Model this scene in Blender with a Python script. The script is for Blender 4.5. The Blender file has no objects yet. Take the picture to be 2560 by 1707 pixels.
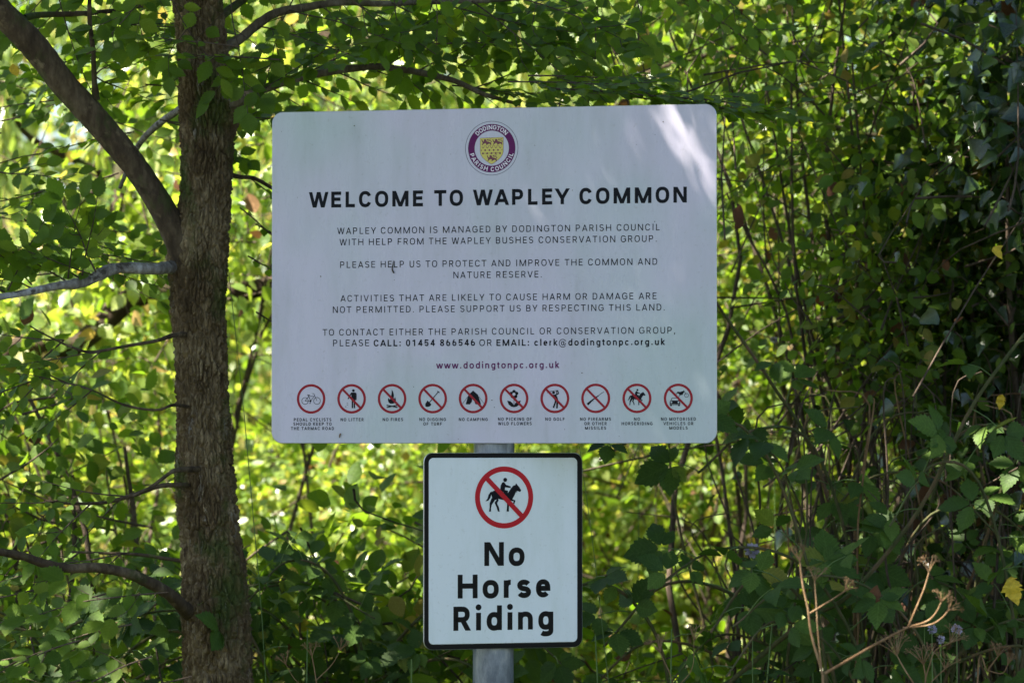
import bpy, math, random
import numpy as np
from mathutils import Vector, Matrix

S = bpy.context.scene
COL = S.collection
rng = np.random.default_rng(11)
random.seed(11)
R = math.radians

# ------------------------------------------------------------------ camera
CAM = np.array([0.0, -7.25, 1.55])
FPX = 9600.0                                   # focal length in photo pixels (135 mm on 36 mm)
PITCH = math.atan(254.5 / FPX)
cd = bpy.data.cameras.new('camera')
cam = bpy.data.objects.new('camera', cd); COL.objects.link(cam); S.camera = cam
cam.location = CAM; cam.rotation_euler = (math.pi / 2 + PITCH, 0, 0)
cd.sensor_width = 36.0; cd.lens = 135.0; cd.clip_start = 0.1; cd.clip_end = 600.0
cd.dof.use_dof = True; cd.dof.focus_distance = 7.32; cd.dof.aperture_fstop = 5.0; cd.dof.aperture_blades = 9

# ------------------------------------------------------------------ sky and sun
SUN = Vector((-0.50, -0.215, 0.84)).normalized()
w = bpy.data.worlds.new('World'); S.world = w; w.use_nodes = True
nt = w.node_tree; bg = nt.nodes['Background']
sky = nt.nodes.new('ShaderNodeTexSky'); sky.sky_type = 'NISHITA'; sky.sun_disc = False
sky.sun_elevation = math.asin(SUN.z); sky.sun_rotation = math.atan2(SUN.x, SUN.y) % (2 * math.pi)
nt.links.new(sky.outputs[0], bg.inputs[0]); bg.inputs[1].default_value = 0.05
ld = bpy.data.lights.new('sun', 'SUN'); ld.energy = 5.0; ld.angle = R(0.55); ld.color = (1.0, 0.93, 0.82)
sun = bpy.data.objects.new('sun', ld); COL.objects.link(sun)
sun.rotation_euler = SUN.to_track_quat('Z', 'Y').to_euler(); sun.location = (-6, -3, 12)
S.view_settings.view_transform = 'Standard'; S.view_settings.look = 'None'
S.view_settings.gamma = 1; S.view_settings.use_curve_mapping = False
S.view_settings.exposure = 2.42
S.render.engine = 'CYCLES'
S.cycles.max_bounces = 8; S.cycles.transmission_bounces = 6; S.cycles.diffuse_bounces = 5

# ------------------------------------------------------------------ helpers
RIGHT = np.array([1.0, 0, 0]); UP = np.array([0, -math.sin(PITCH), math.cos(PITCH)])
FWD = np.array([0, math.cos(PITCH), math.sin(PITCH)])
def ray(px, py):
    return FWD + RIGHT * ((px - 1280) / FPX) + UP * ((853.5 - py) / FPX)
def P(px, py, Y):
    d = ray(px, py); return CAM + d * ((Y - CAM[1]) / d[1])
def project(p):
    v = np.asarray(p) - CAM; d = v @ FWD
    return 1280 + FPX * (v @ RIGHT) / d, 853.5 - FPX * (v @ UP) / d, d

def tag(o, label=None, cat=None, group=None, kind=None):
    for k, v in (('label', label), ('category', cat), ('group', group), ('kind', kind)):
        if v: o[k] = v
    return o
def empty(name, loc):
    o = bpy.data.objects.new(name, None); COL.objects.link(o); o.location = loc
    o.empty_display_size = 0.1
    return o
def attach(o, parent):
    """parents are unrotated empties or meshes whose vertices are in world space"""
    if parent is not None:
        off = parent['_w'] if '_w' in parent else None
        o.parent = parent
        base = Vector((0, 0, 0)); q = parent
        while q is not None: base += Vector(q.location); q = q.parent
        o.location = Vector(o.location) - base
    return o
def mesh_obj(name, verts, faces, mat, parent=None, smooth=False, tint=None):
    me = bpy.data.meshes.new(name)
    me.from_pydata([tuple(v) for v in verts], [], faces)
    if smooth: me.shade_smooth()
    me.materials.append(mat)
    o = bpy.data.objects.new(name, me); COL.objects.link(o)
    return attach(o, parent)
def fast_mesh(name, V, Q, mat, parent=None, smooth=False, tint=None, luv=None):
    """V (n,3) float, Q (m,k) int with k = 3 or 4"""
    me = bpy.data.meshes.new(name)
    V = np.ascontiguousarray(V, dtype=np.float32); Q = np.ascontiguousarray(Q, dtype=np.int32)
    m, k = Q.shape
    me.vertices.add(len(V)); me.vertices.foreach_set('co', V.ravel())
    me.loops.add(m * k); me.loops.foreach_set('vertex_index', Q.ravel())
    me.polygons.add(m); me.polygons.foreach_set('loop_start', np.arange(0, m * k, k, dtype=np.int32))
    if tint is not None:
        a = me.attributes.new('tint', 'FLOAT', 'POINT'); a.data.foreach_set('value', np.asarray(tint, dtype=np.float32))
    if luv is not None:
        a = me.attributes.new('luv', 'FLOAT_VECTOR', 'POINT'); a.data.foreach_set('vector', np.ascontiguousarray(luv, dtype=np.float32).ravel())
    me.update(calc_edges=True)
    me.shade_smooth() if smooth else me.shade_flat()
    me.materials.append(mat)
    o = bpy.data.objects.new(name, me); COL.objects.link(o)
    return attach(o, parent)
def norm(a):
    a = np.asarray(a, float)
    return a / (np.linalg.norm(a, axis=-1, keepdims=True) + 1e-9)

# ------------------------------------------------------------------ materials
def nodes(name):
    m = bpy.data.materials.new(name); m.use_nodes = True
    return m, m.node_tree, m.node_tree.nodes['Principled BSDF']
def plain(name, col, rough=0.5, metal=0.0, spec=0.5, coat=0.0):
    m, t, b = nodes(name)
    b.inputs['Base Color'].default_value = (*col, 1); b.inputs['Roughness'].default_value = rough
    b.inputs['Metallic'].default_value = metal; b.inputs['Specular IOR Level'].default_value = spec
    b.inputs['Coat Weight'].default_value = coat
    return m
def noise(t, scale, detail=4, vec=None, rough=0.55):
    n = t.nodes.new('ShaderNodeTexNoise'); n.inputs['Scale'].default_value = scale
    n.inputs['Detail'].default_value = detail; n.inputs['Roughness'].default_value = rough
    if vec: t.links.new(vec, n.inputs['Vector'])
    return n
def ramp(t, stops, fac=None):
    r = t.nodes.new('ShaderNodeValToRGB'); e = r.color_ramp.elements
    while len(e) < len(stops): e.new(0.5)
    for i, (p, c) in enumerate(stops): e[i].position = p; e[i].color = (*c, 1)
    if fac: t.links.new(fac, r.inputs[0])
    return r
def mapped(t, scale):
    g = t.nodes.new('ShaderNodeNewGeometry'); mp = t.nodes.new('ShaderNodeMapping')
    mp.inputs['Scale'].default_value = scale; t.links.new(g.outputs['Position'], mp.inputs[0])
    return mp.outputs[0]
def bump(t, b, h, strength, dist):
    n = t.nodes.new('ShaderNodeBump'); n.inputs['Strength'].default_value = strength; n.inputs['Distance'].default_value = dist
    t.links.new(h, n.inputs['Height']); t.links.new(n.outputs[0], b.inputs['Normal']); return n
def leaf_mat(name, stops, trans_stops, tfac=0.4, rough=0.45, spec=0.4):
    m, t, b = nodes(name)
    at = t.nodes.new('ShaderNodeAttribute'); at.attribute_name = 'tint'
    oi = t.nodes.new('ShaderNodeObjectInfo')
    ad = t.nodes.new('ShaderNodeMath'); ad.operation = 'ADD'
    t.links.new(at.outputs['Fac'], ad.inputs[0]); t.links.new(oi.outputs['Random'], ad.inputs[1])
    fr = t.nodes.new('ShaderNodeMath'); fr.operation = 'FRACT'; t.links.new(ad.outputs[0], fr.inputs[0])
    c = ramp(t, stops, fr.outputs[0]); ct = ramp(t, trans_stops, fr.outputs[0])
    pos = mapped(t, (1, 1, 1)); n = noise(t, 170, 3, pos)
    mr = t.nodes.new('ShaderNodeMapRange'); mr.inputs[1].default_value = 0.3; mr.inputs[2].default_value = 0.7
    mr.inputs[3].default_value = 0.72; mr.inputs[4].default_value = 1.2; t.links.new(n.outputs['Fac'], mr.inputs[0])
    mx = t.nodes.new('ShaderNodeMix'); mx.data_type = 'RGBA'; mx.blend_type = 'MULTIPLY'; mx.inputs[0].default_value = 1
    t.links.new(c.outputs[0], mx.inputs[6]); t.links.new(mr.outputs[0], mx.inputs[7])
    def mth(op, a, b_=None, c_=None):
        q = t.nodes.new('ShaderNodeMath'); q.operation = op
        for i_, v in enumerate((a, b_, c_)):
            if v is None: continue
            if isinstance(v, (int, float)): q.inputs[i_].default_value = v
            else: t.links.new(v, q.inputs[i_])
        return q.outputs[0]
    lu = t.nodes.new('ShaderNodeAttribute'); lu.attribute_name = 'luv'; sx_ = t.nodes.new('ShaderNodeSeparateXYZ'); t.links.new(lu.outputs['Vector'], sx_.inputs[0])
    ax_ = mth('ABSOLUTE', sx_.outputs[0]); fr2 = mth('FRACT', mth('MULTIPLY', mth('MULTIPLY_ADD', ax_, -.9, sx_.outputs[1]), 8.0))
    vein = mth('MAXIMUM', mth('LESS_THAN', mth('ABSOLUTE', mth('SUBTRACT', fr2, .5)), .11), mth('LESS_THAN', ax_, .018))
    vm = t.nodes.new('ShaderNodeMix'); vm.data_type = 'RGBA'; vm.blend_type = 'MULTIPLY'; vm.inputs[7].default_value = (1.5, 1.4, 1.5, 1)
    t.links.new(vein, vm.inputs[0]); t.links.new(mx.outputs[2], vm.inputs[6])
    t.links.new(vm.outputs[2], b.inputs['Base Color'])
    b.inputs['Roughness'].default_value = rough; b.inputs['Specular IOR Level'].default_value = spec
    bump(t, b, n.outputs['Fac'], 0.35, 0.002)
    tr = t.nodes.new('ShaderNodeBsdfTranslucent'); t.links.new(ct.outputs[0], tr.inputs[0])
    ms = t.nodes.new('ShaderNodeMixShader'); ms.inputs[0].default_value = tfac
    t.links.new(b.outputs[0], ms.inputs[1]); t.links.new(tr.outputs[0], ms.inputs[2])
    t.links.new(ms.outputs[0], t.nodes['Material Output'].inputs[0])
    return m
G = lambda r, g, b: (r, g, b)
M_elm = leaf_mat('elm_leaf', [(0, G(.042, .080, .010)), (.6, G(.062, .112, .012)), (1, G(.095, .15, .016))],
                 [(0, G(.18, .33, .012)), (.7, G(.28, .46, .015)), (1, G(.42, .52, .02))], .48, .55, .25)
M_willow = leaf_mat('willow_leaf', [(0, G(.12, .19, .06)), (.5, G(.20, .28, .10)), (.85, G(.28, .34, .12)), (1, G(.38, .33, .10))],
                    [(0, G(.34, .52, .06)), (.6, G(.50, .64, .10)), (1, G(.66, .64, .14))], .46, .28, .8)
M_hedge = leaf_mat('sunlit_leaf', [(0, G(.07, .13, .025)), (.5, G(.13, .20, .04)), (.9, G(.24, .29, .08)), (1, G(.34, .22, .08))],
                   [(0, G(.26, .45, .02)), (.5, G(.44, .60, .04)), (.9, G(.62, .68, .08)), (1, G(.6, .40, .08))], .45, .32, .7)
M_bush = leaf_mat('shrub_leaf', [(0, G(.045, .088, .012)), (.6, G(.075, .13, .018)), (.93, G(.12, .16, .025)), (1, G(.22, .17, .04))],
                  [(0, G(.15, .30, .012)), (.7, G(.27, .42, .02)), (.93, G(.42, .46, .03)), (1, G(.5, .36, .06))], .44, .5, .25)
M_ivy = leaf_mat('ivy_leaf', [(0, G(.020, .042, .009)), (.7, G(.035, .070, .012)), (.97, G(.06, .11, .02)), (1, G(.2, .16, .03))],
                 [(0, G(.04, .09, .008)), (.7, G(.08, .17, .012)), (1, G(.18, .28, .02))], .24, .24, .9)
M_bramble = leaf_mat('bramble_leaf', [(0, G(.034, .070, .014)), (.7, G(.055, .105, .018)), (.96, G(.09, .15, .022)), (1, G(.2, .18, .03))],
                     [(0, G(.08, .17, .012)), (.75, G(.15, .28, .015)), (1, G(.26, .38, .02))], .32, .55, .22)
M_nettle = leaf_mat('nettle_leaf', [(0, G(.030, .075, .012)), (1, G(.055, .12, .018))],
                    [(0, G(.07, .17, .012)), (1, G(.12, .25, .018))], .28, .6, .3)
M_grass = leaf_mat('grass_blade', [(0, G(.06, .11, .02)), (.7, G(.10, .15, .03)), (1, G(.25, .21, .10))],
                   [(0, G(.14, .26, .02)), (1, G(.34, .34, .08))], .35, .5, .3)
M_dead = leaf_mat('dead_leaf', [(0, G(.06, .028, .014)), (.6, G(.12, .055, .024)), (1, G(.22, .13, .06))],
                  [(0, G(.12, .05, .02)), (1, G(.34, .16, .05))], .25, .7, .2)
M_yellow = leaf_mat('yellow_leaf', [(0, G(.42, .30, .02)), (1, G(.50, .38, .03))], [(0, G(.5, .36, .02)), (1, G(.5, .4, .03))], .3, .6, .3)

def bark_mat(name, c0, c1, c2, moss=0.0, bscale=60, fine=True, blotch=None):
    m, t, b = nodes(name)
    n1 = noise(t, 14, 6, mapped(t, (1, 1, .5)), .65); n2 = noise(t, bscale, 6, mapped(t, (1, 1, .3)), .65)
    a = t.nodes.new('ShaderNodeMath'); a.operation = 'MULTIPLY_ADD'; a.inputs[1].default_value = .55
    t.links.new(n1.outputs['Fac'], a.inputs[0])
    h = t.nodes.new('ShaderNodeMath'); h.operation = 'MULTIPLY'; h.inputs[1].default_value = .45; t.links.new(n2.outputs['Fac'], h.inputs[0])
    t.links.new(h.outputs[0], a.inputs[2])
    c = ramp(t, [(.36, c0), (.5, c1), (.62, c2)], a.outputs[0])
    out = c.outputs[0]
    for col, sc_, lo, stretch in ([] if not moss else [((.05, .075, .014), 7.5, .64 - moss * .3, .6)]) + ([] if not blotch else blotch):
        n3 = noise(t, sc_, 7, mapped(t, (1, 1, stretch)), .65)
        mk = ramp(t, [(lo, (0, 0, 0)), (lo + .10, (.85,) * 3)], n3.outputs['Fac'])
        mx = t.nodes.new('ShaderNodeMix'); mx.data_type = 'RGBA'; mx.inputs[7].default_value = (*col, 1)
        t.links.new(mk.outputs[0], mx.inputs[0]); t.links.new(out, mx.inputs[6]); out = mx.outputs[2]
    t.links.new(out, b.inputs['Base Color']); b.inputs['Roughness'].default_value = .85
    b.inputs['Specular IOR Level'].default_value = .25
    bump(t, b, n2.outputs['Fac'], .9, .005)
    return m
M_bark = bark_mat('elm_bark', (.045, .028, .012), (.125, .086, .042), (.30, .23, .13), .42, 130, True, [((.30, .27, .22), 60, .60, .16), ((.04, .022, .012), 70, .58, .14), ((.06, .022, .012), 5, .62, 1.0)])
M_limb = bark_mat('smooth_elm_bark', (.028, .018, .010), (.070, .048, .028), (.14, .105, .065), .4, 60, True, [((.02, .012, .008), 13, .56, 1.6), ((.18, .135, .08), 30, .58, 1.0)])
M_mid = bark_mat('branch_bark', (.06, .045, .028), (.14, .11, .075), (.25, .21, .16), .15, 100)  # bark lighter than the limb's, for the two right-hand branches
M_pale = bark_mat('pale_branch_bark', (.09, .075, .06), (.24, .22, .20), (.42, .41, .41), 0, 120, True, [((.035, .026, .018), 26, .52, 1.3)])
M_twig = bark_mat('twig_bark', (.04, .028, .02), (.08, .058, .04), (.14, .10, .07), 0, 200)
M_moss = bark_mat('mossy_bark', (.018, .010, .006), (.040, .026, .015), (.085, .06, .034), .35, 40)
M_cane = bark_mat('bramble_cane', (.045, .06, .02), (.09, .09, .035), (.17, .10, .06), 0, 90)
M_dry = bark_mat('dry_stalk', (.13, .07, .032), (.22, .13, .062), (.33, .22, .12), 0, 150)
M_green = plain('green_stem', (.10, .17, .04), .5)
M_lilac = plain('lilac_petal', (.36, .32, .42), .6)
M_soil = bark_mat('soil', (.03, .022, .014), (.06, .045, .028), (.10, .075, .045), .4, 30)

# sign materials
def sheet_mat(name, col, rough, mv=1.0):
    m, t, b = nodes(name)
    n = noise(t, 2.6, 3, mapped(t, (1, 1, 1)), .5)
    mauve = (col[0] * (1 + .20 * mv), col[1], col[2] * (1 + .16 * mv))  # mauve mottling: a reflection put into the sheet colour
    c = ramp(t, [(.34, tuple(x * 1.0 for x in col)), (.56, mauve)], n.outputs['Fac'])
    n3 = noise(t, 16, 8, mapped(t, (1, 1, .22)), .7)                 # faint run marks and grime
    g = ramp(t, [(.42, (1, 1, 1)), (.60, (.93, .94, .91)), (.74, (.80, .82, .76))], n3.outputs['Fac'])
    n4 = noise(t, 130, 4, mapped(t, (1, 1, 1)), .7); g2 = ramp(t, [(.60, (1, 1, 1)), (.74, (.84, .83, .80))], n4.outputs['Fac'])
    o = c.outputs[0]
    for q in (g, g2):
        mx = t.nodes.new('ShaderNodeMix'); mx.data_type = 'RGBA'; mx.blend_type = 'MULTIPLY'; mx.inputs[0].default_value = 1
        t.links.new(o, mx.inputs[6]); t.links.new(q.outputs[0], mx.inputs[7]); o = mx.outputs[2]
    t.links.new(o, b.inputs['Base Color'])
    n2 = noise(t, 900, 2, mapped(t, (1, 1, 1)))
    r = ramp(t, [(.3, (rough * .8,) * 3), (.7, (rough * 1.4,) * 3)], n3.outputs['Fac']); t.links.new(r.outputs[0], b.inputs['Roughness'])
    b.inputs['Specular IOR Level'].default_value = .5
    bump(t, b, n2.outputs['Fac'], .06, .0006)
    return m
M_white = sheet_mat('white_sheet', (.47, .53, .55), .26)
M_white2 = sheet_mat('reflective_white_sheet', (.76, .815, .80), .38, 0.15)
M_edge = plain('aluminium_edge', (.55, .56, .57), .35, .8)
M_ink = plain('black_ink', (.006, .007, .010), .5, 0, .12)
M_ink2 = plain('black_film', (.007, .006, .005), .5, 0, .15)
M_red = plain('dark_red_ink', (.30, .010, .020), .4, 0, .2)
M_red2 = plain('red_film', (.50, .010, .018), .4, 0, .2)
M_purple = plain('purple_ink', (.11, .004, .085), .4, 0, .2)
M_line = plain('navy_line_ink', (.03, .035, .07), .32)
M_gold = plain('yellow_ink', (.62, .52, .09), .32)
M_lion = plain('maroon_ink', (.14, .012, .03), .32)
M_lett = plain('pale_lettering', (.78, .72, .78), .32)
def post_mat():
    m, t, b = nodes('grey_post_coating')
    n = noise(t, 38, 8, mapped(t, (1, 1, .35)), .72)
    c = ramp(t, [(.35, (.11, .13, .16)), (.5, (.20, .225, .26)), (.66, (.34, .36, .38))], n.outputs['Fac'])
    t.links.new(c.outputs[0], b.inputs['Base Color']); b.inputs['Roughness'].default_value = .32
    b.inputs['Metallic'].default_value = .35
    bump(t, b, n.outputs['Fac'], .15, .002); return m
M_post = post_mat()

# ------------------------------------------------------------------ tubes
class Tubes:
    def __init__(s): s.V = []; s.Q = []; s.n = 0
    def add(s, pts, radii, sides=6, wob=0.0, sub=4, cap=True):
        pts = np.asarray(pts, float); radii = np.asarray(radii, float)
        if len(radii) != len(pts): radii = np.interp(np.linspace(0, 1, len(pts)), np.linspace(0, 1, len(radii)), radii)
        if sub > 1 and len(pts) > 2:            # Catmull-Rom
            e = np.vstack([2 * pts[0] - pts[1], pts, 2 * pts[-1] - pts[-2]]); o = []; rr = []
            for i in range(len(pts) - 1):
                for k in range(sub):
                    t = k / sub; a, b, c, d = e[i:i + 4]
                    o.append(.5 * ((2 * b) + (-a + c) * t + (2 * a - 5 * b + 4 * c - d) * t * t + (-a + 3 * b - 3 * c + d) * t ** 3))
                    rr.append(radii[i] * (1 - t) + radii[i + 1] * t)
            o.append(pts[-1]); rr.append(radii[-1]); pts = np.array(o); radii = np.array(rr)
        n = len(pts); T = norm(np.gradient(pts, axis=0))
        ref = np.array([0, 0, 1.]) if abs(T[0][2]) < .9 else np.array([1., 0, 0])
        A = np.zeros((n, 3)); a = norm(np.cross(T[0], ref))
        for i in range(n):
            a = norm(a - T[i] * (a @ T[i])); A[i] = a
        B = np.cross(T, A); th = np.linspace(0, 2 * np.pi, sides, endpoint=False)
        r = radii[:, None] * np.ones(sides)
        if wob: r = r * (1 + wob * (rng.random((n, sides)) - .5) * 1.2 + wob * (rng.random((n, 1)) - .5))
        V = pts[:, None, :] + r[..., None] * (np.cos(th)[None, :, None] * A[:, None, :] + np.sin(th)[None, :, None] * B[:, None, :])
        V = V.reshape(-1, 3)
        i = np.arange(n - 1)[:, None] * sides; j = np.arange(sides)[None, :]; j2 = (j + 1) % sides
        Q = np.stack([i + j, i + j2, i + sides + j2, i + sides + j], -1).reshape(-1, 4)
        s.V.append(V); s.Q.append(Q + s.n); s.n += len(V)
        return pts
    def build(s, name, mat, parent=None, smooth=True):
        return fast_mesh(name, np.vstack(s.V), np.vstack(s.Q), mat, parent, smooth)

# ------------------------------------------------------------------ leaves
def leaf_template(wid, kind):
    """axis +Y 0..1, width X, a V fold along the midrib (Z). Returns verts, quads"""
    if kind == 'elm':      prof = [(0, .0), (.11, .52), (.12, .40), (.25, .86), (.26, .68), (.40, 1.06), (.41, .86), (.55, 1.08), (.56, .86), (.69, .92), (.70, .70), (.81, .66), (.82, .46), (.91, .32), (1.05, 0)]
    elif kind == 'elmlow': prof = [(0, .0), (.2, .7), (.45, 1), (.7, .78), (1, 0)]
    elif kind == 'willow': prof = [(0, 0), (.35, 1), (.7, .7), (1, 0)]
    elif kind == 'ivy':    prof = [(0, .25), (.05, .62), (.18, .98), (.28, .90), (.42, .66), (.6, .52), (.8, .28), (1, 0)]
    elif kind == 'nettle': prof = [(0, .15), (.08, .75), (.14, .68), (.22, .98), (.28, .82), (.36, .95), (.42, .75), (.52, .8), (.57, .6), (.68, .58), (.73, .4), (.84, .34), (1, 0)]
    elif kind == 'oval':   prof = [(0, 0), (.12, .5), (.32, .93), (.55, 1), (.78, .72), (.92, .34), (1, 0)]
    else:                  prof = [(0, .05), (.3, 1), (.7, .8), (1, 0)]
    V = []; yt = max(y for y, x in prof)
    for k, (y, x) in enumerate(prof):
        ym = y if len(prof) < 9 else yt * k / (len(prof) - 1); z = -.10 * y ** 2
        V += [(-x * wid, y, z + .22 * x * wid), (0, ym, -.10 * ym ** 2), (x * wid, y, z + .22 * x * wid)]
    Q = []
    for i in range(len(prof) - 1):
        a = 3 * i; Q += [(a, a + 1, a + 4, a + 3), (a + 1, a + 2, a + 5, a + 4)]
    return np.array(V, float), np.array(Q, int)
T_ELM = leaf_template(.36, 'elm'); T_ELML = leaf_template(.36, 'elmlow'); T_WIL = leaf_template(.085, 'willow')
T_IVY = leaf_template(.44, 'ivy'); T_NET = leaf_template(.33, 'nettle'); T_OV = leaf_template(.34, 'oval'); T_LOW = leaf_template(.36, 'low')
T_DEAD = leaf_template(.3, 'oval')
def hex_template(w):
    V = np.array([(0, 0, 0), (-w * .88, .3, w * .2 - .02), (-w * .8, .62, w * .18 - .06), (0, 1, -.13), (w * .8, .62, w * .18 - .06), (w * .88, .3, w * .2 - .02)], float)
    return V, np.array([(0, 3, 2, 1), (0, 5, 4, 3)])
T_HEX = hex_template(.36); T_HEXN = hex_template(.24)
def frames(D, N):
    D = norm(D); X = norm(np.cross(D, N)); Z = np.cross(X, D)
    return X, D, Z
SIGNBOX = [(670, 255, 1800, 1115), (1050, 1125, 1465, 1630)]
def leaves(parent, pos, D, N, size, tmpl, mat, nparts=0, low=None, stuff='foliage', part='leaf', meshes={}):
    """pos (n,3) base points, D axis, N normal; the nparts nearest in frame become parts, the rest one stuff mesh"""
    pos = np.asarray(pos, float); n = len(pos); size = np.asarray(size, float) * np.ones(n)
    D = norm(D); N = np.asarray(N, float)
    sel = np.zeros(n, bool)
    if nparts:
        v = pos - CAM; d = v @ FWD; px = 1280 + FPX * (v @ RIGHT) / d; py = 853.5 - FPX * (v @ UP) / d
        ok = (px > 5) & (px < 2555) & (py > 5) & (py < 1702)
        X, _, Z = frames(D, N); face = np.abs(np.sum(Z * norm(v), 1))
        for x0, y0, x1, y1 in SIGNBOX: ok &= ~((px > x0) & (px < x1) & (py > y0) & (py < y1) & (pos[:, 1] > -.05))
        score = size / d * (.35 + face) * np.exp(-(pos[:, 1] - pos[:, 1].min()) * 1.0)
        score[~ok] = -1; order = np.argsort(-score)[:nparts]; sel[order[score[order] > 0]] = True
        key = (id(tmpl[0]), mat.name)
        if key not in meshes:
            ms = []
            for k in range(4):
                V = tmpl[0].copy(); V[:, 2] += (rng.random() - .5) * .25 * V[:, 0] + .12 * (rng.random() - .5) * np.sin(V[:, 1] * 3)
                V[:, 0] *= .85 + .3 * rng.random(); V[:, 0] += .06 * (rng.random() - .5) * np.sin(V[:, 1] * 3)
                me = bpy.data.meshes.new(part); me.from_pydata([tuple(v) for v in V], [], [tuple(int(i) for i in q) for q in tmpl[1]])
                at = me.attributes.new('luv', 'FLOAT_VECTOR', 'POINT'); at.data.foreach_set('vector', (tmpl[0] * np.array([1, 1, 0])).astype(np.float32).ravel())
                me.shade_smooth(); me.materials.append(mat); ms.append(me)
            meshes[key] = ms
        base = Vector(parent.location) if parent is not None else Vector()
        X, Y_, Z = frames(D, N)
        for i in np.nonzero(sel)[0]:
            o = bpy.data.objects.new(part, meshes[key][int(rng.integers(4))]); COL.objects.link(o)
            s = size[i]
            mt = Matrix([[X[i][0] * s, Y_[i][0] * s, Z[i][0] * s, pos[i][0] - base.x],
                         [X[i][1] * s, Y_[i][1] * s, Z[i][1] * s, pos[i][1] - base.y],
                         [X[i][2] * s, Y_[i][2] * s, Z[i][2] * s, pos[i][2] - base.z], [0, 0, 0, 1]])
            o.parent = parent; o.matrix_local = mt
    r = ~sel; m = int(r.sum())
    if m == 0: return None
    V, Q = low or tmpl
    X, Y_, Z = frames(D[r], N[r]); s = size[r][:, None, None]
    bend = 1 + .5 * (rng.random((m, 1)) - .5)
    W = (V[None, :, 0:1] * X[:, None, :] + V[None, :, 1:2] * Y_[:, None, :] + (V[None, :, 2] * bend)[..., None] * Z[:, None, :]) * s + pos[r][:, None, :]
    QQ = (Q[None] + (np.arange(m) * len(V))[:, None, None]).reshape(-1, Q.shape[1])
    o = fast_mesh(stuff, W.reshape(-1, 3), QQ, mat, parent, True, np.repeat(rng.random(m), len(V)), np.tile(V * np.array([1, 1, 0]), (m, 1)))
    o['kind'] = 'stuff'
    return o

# ================================================================== GROUND
def ground():
    n = 90; xs = np.sinh(np.linspace(-4.2, 4.2, n)) * 6; ys = np.sinh(np.linspace(-4.2, 4.2, n)) * 6
    X, Yg = np.meshgrid(xs, ys); Z = .04 * np.sin(X * 1.3 + 1) * np.cos(Yg * 1.1) * np.exp(-np.hypot(X, Yg) / 30) - .03
    Z = Z + .25 / (1 + np.exp(-(Yg - 1.5) * 2)) * np.exp(-np.abs(Yg) / 12)
    V = np.stack([X, Yg, Z], -1).reshape(-1, 3); i = np.arange(n - 1)[:, None] * n + np.arange(n - 1)[None, :]
    Q = np.stack([i, i + 1, i + n + 1, i + n], -1).reshape(-1, 4)
    m, t, b = nodes('meadow_ground')
    n1 = noise(t, 2.2, 8, mapped(t, (1, 1, 1)), .65); n2 = noise(t, 60, 6, mapped(t, (1, 1, 1)), .7)
    a = t.nodes.new('ShaderNodeMath'); a.operation = 'MULTIPLY_ADD'; a.inputs[1].default_value = .5
    h = t.nodes.new('ShaderNodeMath'); h.operation = 'MULTIPLY'; h.inputs[1].default_value = .5
    t.links.new(n1.outputs['Fac'], a.inputs[0]); t.links.new(n2.outputs['Fac'], h.inputs[0]); t.links.new(h.outputs[0], a.inputs[2])
    c = ramp(t, [(.36, (.035, .026, .018)), (.47, (.035, .042, .018)), (.56, (.045, .06, .022)), (.68, (.085, .08, .045))], a.outputs[0])
    t.links.new(c.outputs[0], b.inputs['Base Color']); b.inputs['Roughness'].default_value = .95
    bump(t, b, n2.outputs['Fac'], 1, .05)
    o = fast_mesh('ground', V, Q, m, None, True); o['kind'] = 'structure'
ground()
def gz(x, y): return .25 / (1 + math.exp(-(y - 1.5) * 2)) * math.exp(-abs(y) / 12) - .03

# ================================================================== SIGNS
class Plane:
    """a vertical sign face; local u to the right, v up, n out of the face towards the viewer"""
    def __init__(s, pxl, pxr, depth, yaw, ztop_px, zbot_px, xpx_mid):
        k = FPX; d = depth; c, q = math.cos(yaw), math.sin(yaw)
        a, b = (pxl - 1280) / k, (pxr - 1280) / k
        # left: xc - W/2 c = a (d + W/2 q) ; right: xc + W/2 c = b (d - W/2 q)
        A = np.array([[1, -c / 2 - a * q / 2], [1, c / 2 + b * q / 2]]); xc, W = np.linalg.solve(A, [a * d, b * d])
        s.W = W; s.c = np.array([xc, CAM[1] + d, 0]); s.u = np.array([c, -q, 0]); s.n = np.array([-q, -c, 0])
        s.ztop = P(xpx_mid, ztop_px, s.c[1])[2]; s.zbot = P(xpx_mid, zbot_px, s.c[1])[2]
        s.H = s.ztop - s.zbot; s.c[2] = (s.ztop + s.zbot) / 2
    def un(s, px, py):
        """photo measurement -> metres on the sign face"""
        r = ray(px, py); t = ((s.c - CAM) @ s.n) / (r @ s.n); p = CAM + r * t - s.c
        return float(p @ s.u), float(p[2])
    def w(s, u, v, h=0.0):
        return s.c + s.u * u + np.array([0, 0, 1.]) * v + s.n * h
BIG = Plane(679, 1792, 7.20, R(12.5), 270.5, 1108, 1236)
LOW = Plane(1059.5, 1456, 7.205, R(-20), 1131.5, 1620.5, 1258)

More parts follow.
